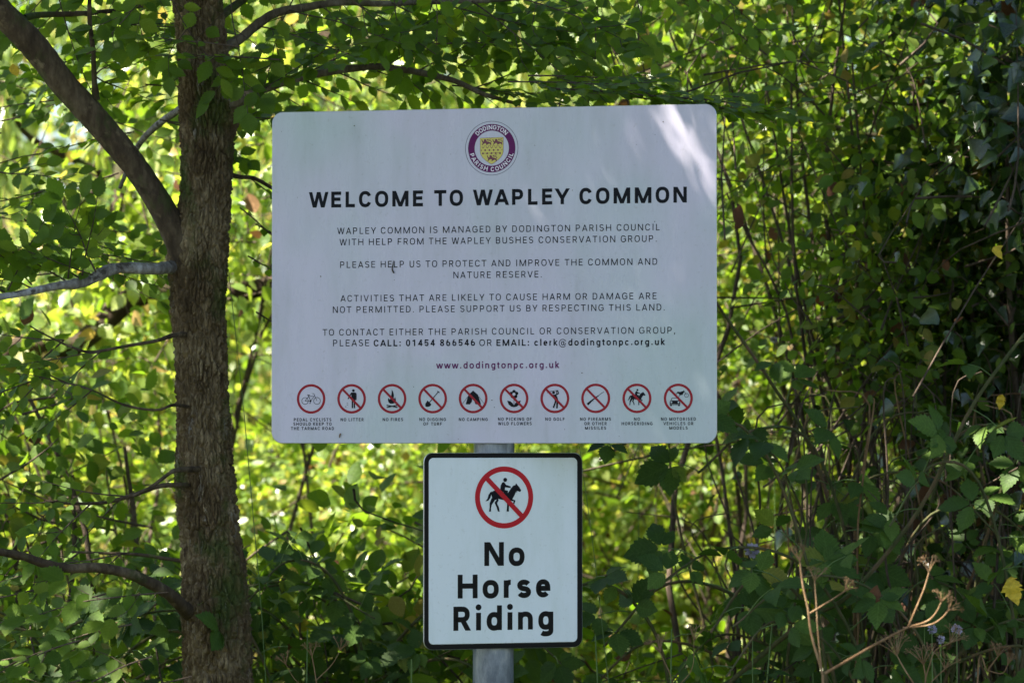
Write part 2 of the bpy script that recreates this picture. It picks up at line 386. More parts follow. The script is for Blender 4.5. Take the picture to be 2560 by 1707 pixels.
class Ink:
    """flat print: polygons, strokes and rings collected into one mesh lying on a sign face"""
    def __init__(s, pl, h=.00025): s.pl = pl; s.V = []; s.F = []; s.h = h; s.k = 0
    def poly(s, pts):
        b = len(s.V); s.k += 1; hh = s.h + (s.k % 9) * 1.2e-5
        a = sum(pts[i][0] * pts[(i + 1) % len(pts)][1] - pts[(i + 1) % len(pts)][0] * pts[i][1] for i in range(len(pts)))
        if a < 0: pts = pts[::-1]
        s.V += [s.pl.w(u, v, hh) for u, v in pts]; s.F.append(tuple(range(b, b + len(pts))))
    def strip(s, pts, w, closed=False):
        p = np.asarray(pts, float)
        if closed and np.allclose(p[0], p[-1]): p = p[:-1]
        n = len(p); s.k += 1; hh = s.h + (s.k % 9) * 1.2e-5; b = len(s.V)
        for i in range(n):
            if closed: d0 = p[i] - p[i - 1]; d1 = p[(i + 1) % n] - p[i]
            else: d0 = p[i] - p[i - 1] if i else p[1] - p[0]; d1 = p[i + 1] - p[i] if i < n - 1 else p[-1] - p[-2]
            d0 = norm(d0); d1 = norm(d1); n0 = np.array([-d0[1], d0[0]]); n1 = np.array([-d1[1], d1[0]])
            m = norm(n0 + n1); L = min(1 / max(m @ n0, .45), 2.0) * w / 2
            for sg in (1, -1):
                q = p[i] + m * L * sg; s.V.append(s.pl.w(q[0], q[1], hh))
        for i in range(n if closed else n - 1):
            a, c = b + 2 * i, b + 2 * ((i + 1) % n); s.F.append((a, a + 1, c + 1, c))
    def disc(s, x, y, r, n=24): s.poly([(x + r * math.cos(2 * math.pi * i / n), y + r * math.sin(2 * math.pi * i / n)) for i in range(n)])
    def ring(s, x, y, r, w, n=72): s.strip([(x + r * math.cos(2 * math.pi * i / n), y + r * math.sin(2 * math.pi * i / n)) for i in range(n)], w, True)
    def build(s, name, mat, parent): return mesh_obj(name, s.V, s.F, mat, parent)

# ---- a stroke alphabet: cap height 1, w = stem width
ADV = dict(A=1336, B=1275, C=1333, D=1343, E=1164, F=1132, G=1395, H=1460, I=557, K=1284, L=1102, M=1788, N=1460, O=1408, P=1292, R=1261,
           S=1215, T=1222, U=1328, V=1303, W=1817, Y=1230, a=1114, c=1072, d=1155, e=1085, g=1149, i=497, k=1038, l=497, n=1130, o=1168,
           p=1149, r=693, s=1057, t=669, u=1129, w=1538)
for ch in '0123456789': ADV[ch] = 1150
ADV.update({'.': 539, ',': 430, ':': 496, ' ': 507, '@': 1839})
def arc(cx, cy, rx, ry, a0, a1, n=14, e=2.35):
    o = []
    for i in range(n + 1):
        a = math.radians(a0 + (a1 - a0) * i / n); c, s = math.cos(a), math.sin(a)
        o.append((cx + rx * math.copysign(abs(c) ** (2 / e), c), cy + ry * math.copysign(abs(s) ** (2 / e), s)))
    return o
def glyph(ch, w):
    """returns advance, [('p', points, closed) | ('q', x0, y0, x1, y1) | ('d', x, y) | ('b', polygon)]"""
    U = 1456.0; adv = ADV[ch] / U + (w - .126) * .35; h = w / 2; hv = w * .44          # hv: half thickness of horizontals
    sb = .105 - h * .3; L, Rr = sb, adv - sb; l, r = L + h, Rr - h; b, t = hv, 1 - hv; m = (l + r) / 2
    X = .743; xt = X - hv; q = []
    p = lambda pts, c=False: q.append(('p', pts, c))
    z = lambda a, b_, c, d: q.append(('q', a, b_, c, d))
    O = .055
    if ch in 'OC0G':
        l2, r2 = (l - .03, r + .03) if ch != '0' else (l - .01, r + .01); m2 = (l2 + r2) / 2; rx = (r2 - l2) / 2
        if ch in 'O0': p(arc(m2, .5, rx, .51 - hv, 0, 360, 36), True)
        elif ch == 'C': p(arc(m2, .5, rx, .51 - hv, 26, 334, 30))
        else:
            p(arc(m2, .5, rx, .51 - hv, 30, 325, 30) + [(r2, .15), (r2, .49), (m2 + .02, .49)][0:0]); p([(r2, .12), (r2, .49 - hv * .0), (m2 + .03, .49)])
    elif ch == 'A': z(l - h * .9, 0, adv / 2, 1); z(r + h * .9, 0, adv / 2, 1); p([(L + .16, .29), (Rr - .16, .29)])
    elif ch == 'V': z(l - h, 1, adv / 2, 0); z(r + h, 1, adv / 2, 0)
    elif ch == 'W':
        a, b2, c = l - h, adv / 2, r + h; z(a, 1, a + (b2 - a) * .47, 0); z(b2 - .01, 1, a + (b2 - a) * .53, 0); z(b2 + .01, 1, c - (c - b2) * .53, 0); z(c, 1, c - (c - b2) * .47, 0)
    elif ch == 'M': p([(l, 0), (l, 1)]); p([(r, 0), (r, 1)]); z(l + h * .2, 1, m, 0); z(r - h * .2, 1, m, 0)
    elif ch == 'N': p([(l, 0), (l, 1)]); p([(r, 0), (r, 1)]); z(l + h * .25, 1, r - h * .25, 0)
    elif ch == 'Y': z(l - h * 1.2, 1, adv / 2, .37); z(r + h * 1.2, 1, adv / 2, .37); p([(adv / 2, 0), (adv / 2, .42)])
    elif ch == 'I': p([(adv / 2, 0), (adv / 2, 1)])
    elif ch == 'T': p([(L - O, t), (Rr + O, t)]); p([(adv / 2, 0), (adv / 2, 1)])
    elif ch == 'L': p([(l, 1), (l, b), (Rr, b)])
    elif ch == 'E': p([(Rr, t), (l, t), (l, b), (Rr, b)]); p([(l, .52), (Rr - .05, .52)])
    elif ch == 'F': p([(Rr, t), (l, t), (l, 0)]); p([(l, .49), (Rr - .05, .49)])
    elif ch == 'H': p([(l, 0), (l, 1)]); p([(r, 0), (r, 1)]); p([(l, .52), (r, .52)])
    elif ch == 'U': p([(l, 1), (l, .36)] + arc(m, .36, (r - l) / 2, .36 - hv + .01, 180, 360, 14)[1:] + [(r, 1)])
    elif ch == 'D': p([(l, b), (l, t), (m - .05, t)] + arc(m - .05, .5, r - m + .05, .5 - hv, 90, -90, 16)[1:], True)
    elif ch in 'PR':
        c = r - .03; k = .44 if ch == 'P' else .46; p([(l, 0), (l, t), (m, t)] + arc(m, (t + k) / 2, c - m, (t - k) / 2, 90, -90, 12)[1:] + [(l, k)])
        if ch == 'R': z(m + .02, k, r + h * .1, 0)
    elif ch == 'B':
        k = .525; p([(l, b), (l, t), (m, t)] + arc(m, (t + k) / 2, r - .03 - m, (t - k) / 2, 90, -90, 12)[1:] + [(l, k)]); p([(m, k)] + arc(m, (b + k) / 2, r - m, (k - b) / 2, 90, -90, 12)[1:] + [(l, b)])
    elif ch == 'K': p([(l, 0), (l, 1)]); z(l, .34, r + h * .4, 1); z(l + .2, .5, r + h * .6, 0)
    elif ch == 'S':
        k = .515; p(arc(m, (t + k) / 2 + .003, (r - l) / 2 + .01, (t - k) / 2, 22, 255, 16, 2.1) + arc(m, (b + k) / 2 - .003, (r - l) / 2 + .02, (k - b) / 2, 75, -158, 16, 2.1))
    elif ch == '1': p([(adv / 2 + .06, 0), (adv / 2 + .06, 1)]); p([(adv / 2 + .06, .93 - hv * .3), (L + .06, .80 - hv * .4)])
    elif ch == '4': p([(r - .1, 0), (r - .1, 1)]); p([(Rr + .03, .27), (L - .02, .27)]); z(L + h * .9, .27, r - .12, 1)
    elif ch == '5': p([(Rr - .03, t), (l + .03, t), (l - .0, .49), (l + .07, .55)] + arc(m, .32, (r - l) / 2, .31 - hv + .02, 118, -155, 18, 2.1))
    elif ch == '6': p(arc(m, .32, (r - l) / 2, .33 - hv, 0, 360, 24), True); p([(l, .34)] + arc(m + .06, .34, m + .06 - l, .66 - hv, 180, 95, 12)[1:])
    elif ch == '8': p(arc(m, .745, (r - l) / 2 - .02, .26 - hv, 0, 360, 22), True); p(arc(m, .27, (r - l) / 2, .28 - hv, 0, 360, 24), True)
    elif ch == 'o': p(arc(m, X / 2, (r - l) / 2 + .02, X / 2 + .01 - hv, 0, 360, 26), True)
    elif ch == 'c': p(arc(m, X / 2, (r - l) / 2 + .02, X / 2 + .01 - hv, 35, 325, 22))
    elif ch == 'e': p([(l, X / 2 + .01), (r + .01, X / 2 + .01)] + arc(m, X / 2 + .01, (r - l) / 2 + .01, X / 2 - hv, 8, 318, 26)[0:])
    elif ch in 'dgqp':
        s = 1 if ch != 'p' else -1
        p(arc(m, X / 2, (r - l) / 2, X / 2 + .01 - hv, 0, 360, 24), True)
        if ch == 'd': p([(r, 0), (r, 1.045)])
        elif ch == 'p': p([(l, -.285), (l, X)])
        else: p([(r, X), (r, -.04)] + arc(m, -.04, r - m, .25 - hv, 0, -140, 12)[1:])
    elif ch == 'n': p([(l, 0), (l, X)]); p(arc(m, X * .58, (r - l) / 2, X * .42 + .01 - hv, 170, 0, 12) + [(r, 0)])
    elif ch == 'u': p([(r, 0), (r, X)]); p([(l, X), (l, X * .42)] + arc(m, X * .42, (r - l) / 2, X * .42 + .01 - hv, 180, 350, 12)[1:])
    elif ch == 'r': p([(l, 0), (l, X)]); p(arc(r + .03, X * .55, r + .03 - l, X * .45 + .01 - hv, 172, 82, 8))
    elif ch == 's':
        k = X * .51; p(arc(m, (xt + k) / 2 + .006, (r - l) / 2 - .0, (xt - k) / 2, 20, 255, 12, 2.1) + arc(m, (b + k) / 2 - .006, (r - l) / 2 + .01, (k - b) / 2, 75, -160, 12, 2.1))
    elif ch == 't': c = adv / 2 - .02; p([(c, .93), (c, .16)] + arc(c + .13, .16, .13, .16 - hv, 180, 285, 8)[1:]); p([(L - .06, xt), (Rr + .03, xt)])
    elif ch == 'l': p([(adv / 2, 0), (adv / 2, 1.045)])
    elif ch == 'i': p([(adv / 2, 0), (adv / 2, X)]); q.append(('d', adv / 2, .97))
    elif ch == 'k': p([(l, 0), (l, 1.045)]); z(l, .26, r + h * .3, X); z(l + .14, .40, r + h * .6, 0)
    elif ch == 'w':
        a, b2, c = l - h, adv / 2, r + h; z(a, X, a + (b2 - a) * .48, 0); z(b2 - .01, X, a + (b2 - a) * .54, 0); z(b2 + .01, X, c - (c - b2) * .54, 0); z(c, X, c - (c - b2) * .48, 0)
    elif ch == '.': q.append(('d', adv / 2, w * .6))
    elif ch == ':': q.append(('d', adv / 2, w * .6)); q.append(('d', adv / 2, X - w * .6))
    elif ch == ',': z(adv / 2 - .03, -.17, adv / 2 + .02, w)
    elif ch == '@':
        th = w * .55; c = adv / 2
        q.append(('t', arc(c, .36, c - .07, .60, -40, -330, 34, 2.0), th)); q.append(('t', arc(c - .02, .36, .2, .27, 0, 360, 18, 2.0), th * 1.1))
        q.append(('t', [(c + .22, .63), (c + .18, .2), (c + .22, .1), (c + .32, .1), (c + .42, .22), (c + .47, .40)], th))
    return adv, q
def zquad(x0, y0, x1, y1, w):
    dx, dy = x1 - x0, y1 - y0; wx = min(w * math.hypot(dx, dy) / abs(dy), w * 1.9) / 2
    return x0, y0, x1, y1, wx
def text(ink, s, w, put, track=.0, serif=False):
    """put maps (x, y) in cap heights to the face; returns total width when put is None"""
    x = 0.0
    for ch in s:
        if ch == ' ': x += ADV[' '] / 1456 + track; continue
        adv, q = glyph(ch, w)
        if put:
            sc = put.scale
            for it in q:
                if it[0] == 'p': ink.strip([put(x + a, b) for a, b in it[1]], w * sc, it[2])
                elif it[0] == 't': ink.strip([put(x + a, b) for a, b in it[1]], it[2] * sc)
                elif it[0] == 'd': ink.poly([put(x + it[1] + w * .6 * math.cos(k * math.pi / 6), it[2] + w * .6 * math.sin(k * math.pi / 6)) for k in range(12)])
                else:
                    x0, y0, x1, y1, hw = zquad(*it[1:], w)
                    if ch in 'AVWNMY' or ch in 'w':       # keep the ends inside the letter
                        pass
                    ink.poly([put(x + x0 - hw, y0), put(x + x0 + hw, y0), put(x + x1 + hw, y1), put(x + x1 - hw, y1)])
                if serif and it[0] == 'p' and not it[2]:
                    for (ax, ay), (bx, by) in ((it[1][0], it[1][1]), (it[1][-1], it[1][-2])):
                        if abs(ax - bx) < .02 and (ay < .05 or ay > .95):
                            yy = .03 if ay < .5 else .97; ink.strip([put(x + ax - .15, yy), put(x + ax + .15, yy)], .06 * sc)
        x += adv + track
    return x - track
class Put:
    def __init__(s, u0, v0, sx, sy): s.u0, s.v0, s.sx, s.sy = u0, v0, sx, sy; s.scale = (abs(sx) + sy) / 2
    def __call__(s, x, y): return (s.u0 + x * s.sx, s.v0 + y * s.sy)
def line(ink, pl, s, x0, x1, b0, b1, cap, w, track=.12):
    """one printed line measured in the photo: ink from x0 to x1, baseline b0 (left) b1 (right), cap height, all in photo px"""
    u0, v0 = pl.un(x0, b0); u1, v1 = pl.un(x1, b1); v = (v0 + v1) / 2
    ch = pl.un((x0 + x1) / 2, (b0 + b1) / 2 - cap)[1] - pl.un((x0 + x1) / 2, (b0 + b1) / 2)[1]
    tot = text(None, s, w, None, track); lead = .07
    sx = (u1 - u0) / (tot - 2 * lead)
    text(ink, s, w, Put(u0 - lead * sx, v, sx, ch), track)

def rounded(W, H, r, n=8):
    o = []
    for cx, cy, a in ((W / 2 - r, H / 2 - r, 0), (-W / 2 + r, H / 2 - r, 90), (-W / 2 + r, -H / 2 + r, 180), (W / 2 - r, -H / 2 + r, 270)):
        for k in range(n + 1):
            t = math.radians(a + 90 * k / n); o.append((cx + r * math.cos(t), cy + r * math.sin(t)))
    return o
def plate(name, pl, W, H, r, front, back, mat, parent, mat_edge=None, du=0, dv=0):
    o = rounded(W, H, r); n = len(o); be = .0008
    oi = rounded(W - 2 * be, H - 2 * be, r - be)
    V = [pl.w(u + du, v + dv, front) for u, v in oi] + [pl.w(u + du, v + dv, front - be) for u, v in o] + [pl.w(u + du, v + dv, back) for u, v in o]
    F = [tuple(range(n)), tuple(range(3 * n - 1, 2 * n - 1, -1))]
    for i in range(n):
        j = (i + 1) % n; F += [(n + i, n + j, j, i), (2 * n + i, 2 * n + j, n + j, n + i)]
    ob = mesh_obj(name, V, F, mat, parent)
    if mat_edge:
        ob.data.materials.append(mat_edge)
        for k, f in enumerate(ob.data.polygons): f.material_index = 0 if k == 0 else 1
    return ob

POST = (P(1230, 1108, 0)[0], -.005)
def signs():
    # post
    px_, py_ = POST
    t = empty('sign_post', (px_, py_, gz(px_, py_)))
    tag(t, 'round blue-grey metal post that carries both signs', 'sign post')
    tb = Tubes(); zt = BIG.ztop - .05
    tb.add([(px_, py_, -.3), (px_ + .001, py_, .6), (px_ + .003, py_, 1.3), (px_ + .006, py_, zt)], [.0385] * 4, 40, 0, 2)
    tb.build('pole', M_post, t)
    cp = Tubes(); cp.add([(px_ + .006, py_, zt - .012), (px_ + .006, py_, zt + .003), (px_ + .006, py_, zt + .008)], [.041, .041, .02], 32, 0, 1)
    cp.build('end_cap', M_ink2, t)
    for z in (BIG.ztop - .16, BIG.zbot + .14, LOW.ztop - .08, LOW.zbot + .09):
        c = Tubes(); c.add([(px_ + .004, py_, z - .012), (px_ + .004, py_, z + .012)], [.041, .041], 32, 0, 1); c.build('clip', M_edge, t)

    # ---- welcome sign
    s = empty('welcome_sign', tuple(BIG.w(0, -BIG.H / 2))); pl = BIG
    tag(s, 'large white rounded panel reading WELCOME TO WAPLEY COMMON with a row of red prohibition symbols', 'sign')
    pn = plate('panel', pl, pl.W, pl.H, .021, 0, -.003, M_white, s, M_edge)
    for z in (.30, -.30):
        v = z * pl.H; V = [pl.w(u, v + dv, h) for h in (-.003, -.012) for u, dv in ((-.36, -.012), (.36, -.012), (.36, .012), (-.36, .012))]
        mesh_obj('channel', V, [(0, 1, 2, 3), (7, 6, 5, 4), (0, 4, 5, 1), (1, 5, 6, 2), (2, 6, 7, 3), (3, 7, 4, 0)], M_edge, s)
    def L(name, mat, *rows):
        k = Ink(pl)
        for r in rows: line(k, pl, *r)
        return k.build(name, mat, s)
    L('title', M_ink, ('WELCOME TO WAPLEY COMMON', 776.4, 1717, 518.4, 507.6, 39.2, .222, .17))
    rg = .13
    L('text_line', M_ink, ('WAPLEY COMMON IS MANAGED BY DODINGTON PARISH COUNCIL', 844, 1649.4, 584.2, 577.3, 16.2, rg, .2))
    L('text_line', M_ink, ('WITH HELP FROM THE WAPLEY BUSHES CONSERVATION GROUP.', 849.6, 1642.5, 612.2, 605.9, 16.2, rg, .2))
    L('text_line', M_ink, ('PLEASE HELP US TO PROTECT AND IMPROVE THE COMMON AND', 850.3, 1643.3, 668.8, 663, 16.2, rg, .2))
    L('text_line', M_ink, ('NATURE RESERVE.', 1133.3, 1355, 695.4, 693.7, 16.2, rg, .2))
    L('text_line', M_ink, ('ACTIVITIES THAT ARE LIKELY TO CAUSE HARM OR DAMAGE ARE', 852, 1641.6, 753, 748.6, 16.2, rg, .2))
    L('text_line', M_ink, ('NOT PERMITTED. PLEASE SUPPORT US BY RESPECTING THIS LAND.', 832, 1662.4, 781.2, 777, 16.2, rg, .2))
    L('text_line', M_ink, ('TO CONTACT EITHER THE PARISH COUNCIL OR CONSERVATION GROUP,', 807, 1687.7, 837.8, 834.5, 16.2, rg, .2))
    L('text_line', M_ink, ('PLEASE', 832.5, 923, 865.3, 865.1, 16.2, rg, .2), ('CALL: 01454 866546', 934.5, 1187.6, 865, 864.7, 16.2, .195, .18),
      ('OR', 1198.6, 1229.4, 864.6, 864.4, 16.2, rg, .2), ('EMAIL: clerk@dodingtonpc.org.uk', 1241, 1661.7, 864.2, 862.6, 16.2, .195, .18))
    L('web_address', M_purple, ('www.dodingtonpc.org.uk', 1091.7, 1397.5, 921, 919.8, 16.4, .185, .16))
    # captions
    Z3 = lambda x: 680 + x / 4.2
    Z4 = lambda x: 1240 + x / 4.2
    zy = lambda y: 930 + y / 4.2
    caps = [[('PEDAL CYCLISTS', Z3(229), Z3(623), 515), ('SHOULD KEEP TO', Z3(225), Z3(625), 560), ('THE TARMAC ROAD', Z3(200), Z3(651), 607)],
            [('NO LITTER', Z3(720), Z3(962), 514)], [('NO FIRES', Z3(1162), Z3(1376), 513)],
            [('NO DIGGING', Z3(1548), Z3(1826), 512), ('OF TURF', Z3(1590), Z3(1784), 559)], [('NO CAMPING', Z3(1962), Z3(2265), 512)],
            [('NO PICKING OF', Z4(22), Z4(375), 509), ('WILD FLOWERS', Z4(24), Z4(374), 556)], [('NO GOLF', Z4(518), Z4(720), 509)],
            [('NO FIREARMS', Z4(883), Z4(1207), 509), ('OR OTHER', Z4(928), Z4(1162), 556), ('MISSILES', Z4(935), Z4(1156), 603)],
            [('NO', Z4(1449), Z4(1512), 509), ('HORSERIDING', Z4(1319), Z4(1643), 556)],
            [('NO MOTORISED', Z4(1733), Z4(2098), 508), ('VEHICLES OR', Z4(1760), Z4(2071), 555), ('MODELS', Z4(1820), Z4(2012), 602)]]
    for c in caps: L('caption', M_ink, *[(a, x0, x1, zy(y), zy(y), 7.8, .20, .22) for a, x0, x1, y in c])
    # pictograms
    def picto(parent, pl, cx, cy, rad, rw, mat, draw, zc, zr, slash=True, part='pictogram', sw=1.0):
        k = Ink(pl, .00025); k.ring(cx, cy, rad - rw / 2, rw); rg_ = k.build(part, mat, parent)
        f = lambda x, y: (cx + (x - zc[0]) / zr[0] * rad, cy - (y - zc[1]) / zr[1] * rad)
        sc = rad / zr[1]
        k = Ink(pl, .0004); w_ = Ink(pl, .00055)
        for it in draw:
            if it[0] == 'l': k.strip([f(*a) for a in it[1]], it[2] * sc)
            elif it[0] == 'g': k.poly([f(*a) for a in it[1]])
            elif it[0] == 'c': k.disc(*f(*it[1]), it[2] * sc)
            elif it[0] == 'r': k.ring(*f(*it[1]), it[2] * sc, it[3] * sc, 30)
            elif it[0] == 'w': w_.disc(*f(*it[1]), it[2] * sc)
        k.build('symbol', M_ink, rg_)
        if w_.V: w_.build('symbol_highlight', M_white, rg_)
        if slash:
            k = Ink(pl, .0007); a = (rad - rw * .6) * .7071; k.strip([(cx - a * .97, cy + a), (cx + a, cy - a)], rw * sw); k.build('slash', mat, rg_)
    D = []
    D.append([('r', (346, 302), 35, 5), ('r', (474, 302), 36, 5), ('l', [(346, 302), (386, 254), (446, 252), (404, 304), (346, 302)], 5), ('l', [(380, 240), (408, 308)], 6),
              ('l', [(424, 226), (441, 226), (446, 240), (474, 302)], 5), ('g', [(368, 236), (400, 238), (398, 244), (372, 244)]), ('c', (405, 304), 10), ('l', [(405, 304), (400, 326)], 5), ('l', [(392, 328), (408, 328)], 5)])
    D.append([('c', (855, 194), 14.5), ('g', [(832, 213), (878, 213), (876, 300), (836, 300)]), ('l', [(845, 290), (845, 378)], 15), ('l', [(866, 290), (866, 378)], 15), ('l', [(878, 218), (884, 232), (883, 294)], 12),
              ('l', [(834, 218), (818, 250), (797, 282)], 12), ('l', [(784, 325), (797, 325)], 4), ('l', [(784, 343), (800, 342)], 5), ('l', [(766, 363), (780, 361)], 5)])
    D.append([('g', [(1258, 180), (1274, 212), (1281, 245), (1277, 270), (1286, 282), (1292, 258), (1299, 278), (1303, 300), (1292, 322), (1270, 331), (1245, 331), (1226, 320), (1217, 298), (1220, 272), (1238, 288), (1250, 262), (1256, 225)]),
              ('l', [(1203, 347), (1320, 371)], 12), ('l', [(1203, 371), (1320, 347)], 12)])
    D.append([('g', [(1632, 297), (1674, 338), (1660, 358), (1636, 365), (1611, 362), (1609, 335)]), ('l', [(1650, 322), (1742, 214)], 8), ('l', [(1736, 201), (1760, 216)], 11)])
    D.append([('g', [(2113, 192), (2062, 240), (2033, 338), (2078, 338), (2098, 312), (2104, 250)]), ('g', [(2111, 192), (2164, 238), (2196, 338), (2138, 338), (2122, 300), (2100, 250)]), ('l', [(2056, 258), (2000, 330)], 4), ('l', [(2172, 258), (2228, 330)], 4)])
    fl = [('c', (189 + 29 * math.sin(a), 232 - 29 * math.cos(a)), 18) for a in [k * 2 * math.pi / 5 for k in range(5)]]
    D.append(fl + [('w', (189, 232), 16), ('l', [(189, 262), (189, 366)], 5), ('g', [(117, 298), (150, 306), (176, 326), (187, 352), (189, 368), (160, 362), (133, 340)]), ('g', [(261, 298), (228, 306), (202, 326), (191, 352), (189, 368), (218, 362), (245, 340)])])
    D.append([('c', (605, 215), 15.5), ('g', [(598, 236), (628, 232), (645, 262), (655, 302), (618, 306), (610, 270)]), ('l', [(622, 242), (657, 226), (648, 194), (634, 196)], 11), ('l', [(615, 246), (640, 226), (634, 196)], 9), ('l', [(630, 296), (603, 374)], 17), ('l', [(645, 296), (640, 380)], 17), ('l', [(645, 190), (548, 205), (538, 221)], 4)])
    D.append([('g', [(953, 328), (968, 350), (1008, 308), (1030, 284), (1022, 278), (990, 300)]), ('l', [(1004, 300), (1078, 246)], 11), ('l', [(1070, 250), (1132, 206)], 5), ('l', [(1013, 298), (1022, 306)], 5)])
    HORSE = [('g', [(573, 344), (600, 341), (630, 352), (680, 360), (698, 332), (716, 308), (733, 302), (739, 288), (748, 301), (762, 318), (776, 342), (768, 353), (750, 346), (737, 352), (727, 378), (714, 402), (690, 415), (668, 416), (640, 411), (612, 404), (584, 412), (566, 405), (558, 370)]),
             ('g', [(604, 398), (582, 432), (597, 466), (606, 497), (619, 497), (614, 468), (600, 436), (612, 412)]), ('g', [(560, 398), (546, 436), (546, 466), (541, 497), (556, 497), (556, 470), (562, 446), (580, 420), (588, 404)]),
             ('g', [(668, 405), (673, 450), (670, 497), (686, 497), (686, 465), (690, 430), (704, 405)]), ('g', [(696, 398), (734, 416), (726, 442), (716, 438), (721, 422), (690, 418)]),
             ('g', [(567, 348), (550, 354), (538, 374), (530, 402), (516, 421), (536, 417), (551, 395), (558, 372), (570, 362)]),
             ('c', (659, 263), 15), ('g', [(638, 282), (652, 279), (665, 300), (700, 312), (697, 323), (658, 318), (656, 338), (680, 344), (675, 388), (662, 384), (662, 358), (622, 348), (626, 305)]), ('l', [(697, 320), (736, 357), (748, 352)], 3)]
    h2 = []
    for it in HORSE:
        g = lambda a: (1480 + (a[0] - 652) / 212 * 153, 275 + (a[1] - 393) / 229 * 155)
        if it[0] == 'c': h2.append(('c', g(it[1]), it[2] * .69))
        elif it[0] == 'l': h2.append(('l', [g(a) for a in it[1]], it[2] * .69))
        else: h2.append(('g', [g(a) for a in it[1]]))
    D.append(h2)
    D.append([('l', [(1836, 302), (1848, 272), (1908, 272), (1922, 302)], 6), ('g', [(1832, 297), (1926, 297), (1934, 312), (1934, 334), (1824, 334), (1824, 312)]), ('w', (1842, 315), 9), ('w', (1917, 315), 9), ('g', [(1822, 337), (1936, 337), (1936, 344), (1822, 344)]),
              ('g', [(1830, 340), (1846, 340), (1846, 357), (1830, 357)]), ('g', [(1913, 340), (1929, 340), (1929, 357), (1913, 357)]), ('r', (1908, 241), 20, 5), ('r', (2000, 243), 21, 5),
              ('g', [(1898, 210), (1915, 204), (1932, 208), (1955, 200), (1978, 196), (1972, 216), (1958, 238), (1934, 244), (1922, 226)]), ('l', [(1968, 192), (1980, 204), (2000, 243)], 5), ('l', [(1900, 214), (1935, 232)], 6)])
    cent = [(411, 281), (836, 280), (1261, 279), (1687, 278), (2112, 277), (189, 276), (618, 276), (1047, 275), (1480, 275), (1914, 275)]
    for i, c in enumerate(cent):
        zx = Z3 if i < 5 else Z4; cx, cy = pl.un(zx(c[0]), zy(c[1])); rad = pl.un(zx(c[0]), zy(c[1] - 155))[1] - cy
        picto(s, pl, cx, cy, rad, rad * .168, M_red, D[i], c, (152.5, 155), i > 0, sw=.9)
    # crest
    cx, cy = pl.un(1229.3, 370.9); u = (pl.un(1229.3, 303.2)[1] - cy) / 664.0
    f = lambda x, y: (cx + (x - 875) * u * 1.012, cy - (y - 793) * u)
    k = Ink(pl, .0002); k.ring(cx, cy, 512 * u, 164 * u, 96); cr = k.build('crest', M_purple, s)
    k = Ink(pl, .0002); k.ring(cx, cy, 659 * u, 11 * u, 96); k.build('outline', M_line, cr)
    k = Ink(pl, .0004)
    class Arc:
        def __init__(s2, r, a0, sc, inv): s2.r, s2.a0, s2.scale, s2.inv = r, a0, sc, inv
        def __call__(s2, x, y):
            if s2.inv: rr = s2.r + (1 - y) * s2.scale; a = s2.a0 + x * s2.scale / (s2.r + .5 * s2.scale); return cx + rr * math.cos(a), cy + rr * math.sin(a)
            rr = s2.r + y * s2.scale; a = s2.a0 - x * s2.scale / (s2.r + .5 * s2.scale); return cx + rr * math.cos(a), cy + rr * math.sin(a)
    for wd, inv, sp in (('DODINGTON', False, math.radians(98)), ('PARISH COUNCIL', True, math.radians(154))):
        sc = 104 * u; r0 = 462 * u; tot = text(None, wd, .2, None, .06) * sc / (r0 + .5 * sc); trk = .06 + (sp - tot) / (len(wd) - 1) * (r0 + .5 * sc) / sc
        a0 = math.pi / 2 + sp / 2 if not inv else -math.pi / 2 - sp / 2
        text(k, wd, .19, Arc(r0, a0, sc, inv), trk, True)
    k.build('lettering', M_lett, cr)
    sh = [(590, 543), (875, 536), (1163, 533), (1163, 870), (1150, 935), (1100, 1020), (1010, 1100), (930, 1155), (875, 1182), (820, 1158), (740, 1105), (650, 1020), (602, 935), (590, 880)]
    k = Ink(pl, .0003); k.poly([f(*a) for a in sh]); k.build('shield', M_gold, cr)
    k = Ink(pl, .0005); k.strip([f(*a) for a in sh], 7 * u, True)
    cren = []
    for i in range(5):
        x0 = 640 + i * 106; k.strip([f(x0, 740), f(x0, 775), f(x0 + 22, 790), f(x0 + 44, 775), f(x0 + 44, 738)] + ([f(x0 + 106, 738)] if i < 4 else []), 9 * u)
        k.poly([f(x0 + 4, 776), f(x0 + 40, 776), f(x0 + 22, 802)]); k.poly([f(x0 - 5, 938), f(x0 + 42, 938), f(x0 + 38, 905), f(x0 + 18, 890), f(x0 - 2, 908)])
    k.strip([f(660, 914), f(1085, 908)], 8 * u)
    for i in range(4): x0 = 713 + i * 106; k.poly([f(x0, 812), f(x0 + 27, 840), f(x0, 868), f(x0 - 27, 840)])
    k.poly([f(610, 815), f(634, 842), f(610, 868)]); k.poly([f(1140, 812), f(1140, 864), f(1118, 838)])
    k.build('shield_pattern', M_lion, cr)
    lion = [(618, 580), (640, 570), (646, 600), (668, 630), (682, 612), (684, 575), (730, 570), (748, 600), (752, 622), (800, 632), (812, 640), (850, 652), (862, 672), (868, 715), (840, 712), (835, 690), (810, 682), (775, 700), (760, 712), (725, 708), (740, 690), (738, 675), (700, 668), (672, 690), (655, 715), (628, 712), (640, 690), (655, 665), (640, 640), (628, 615)]
    for dx, dy in ((0, 0), (274, -2), (138, 394)):
        k = Ink(pl, .0005); k.poly([f(x + dx, y + dy) for x, y in lion]); k.strip([f(x + dx, y + dy) for x, y in [(848, 655), (872, 628), (835, 606), (775, 602), (772, 575), (815, 578), (862, 570)]], 15 * u)
        k.build('lion', M_lion, cr)
    # specks of dirt printed by the weather
    k = Ink(pl, .0007)
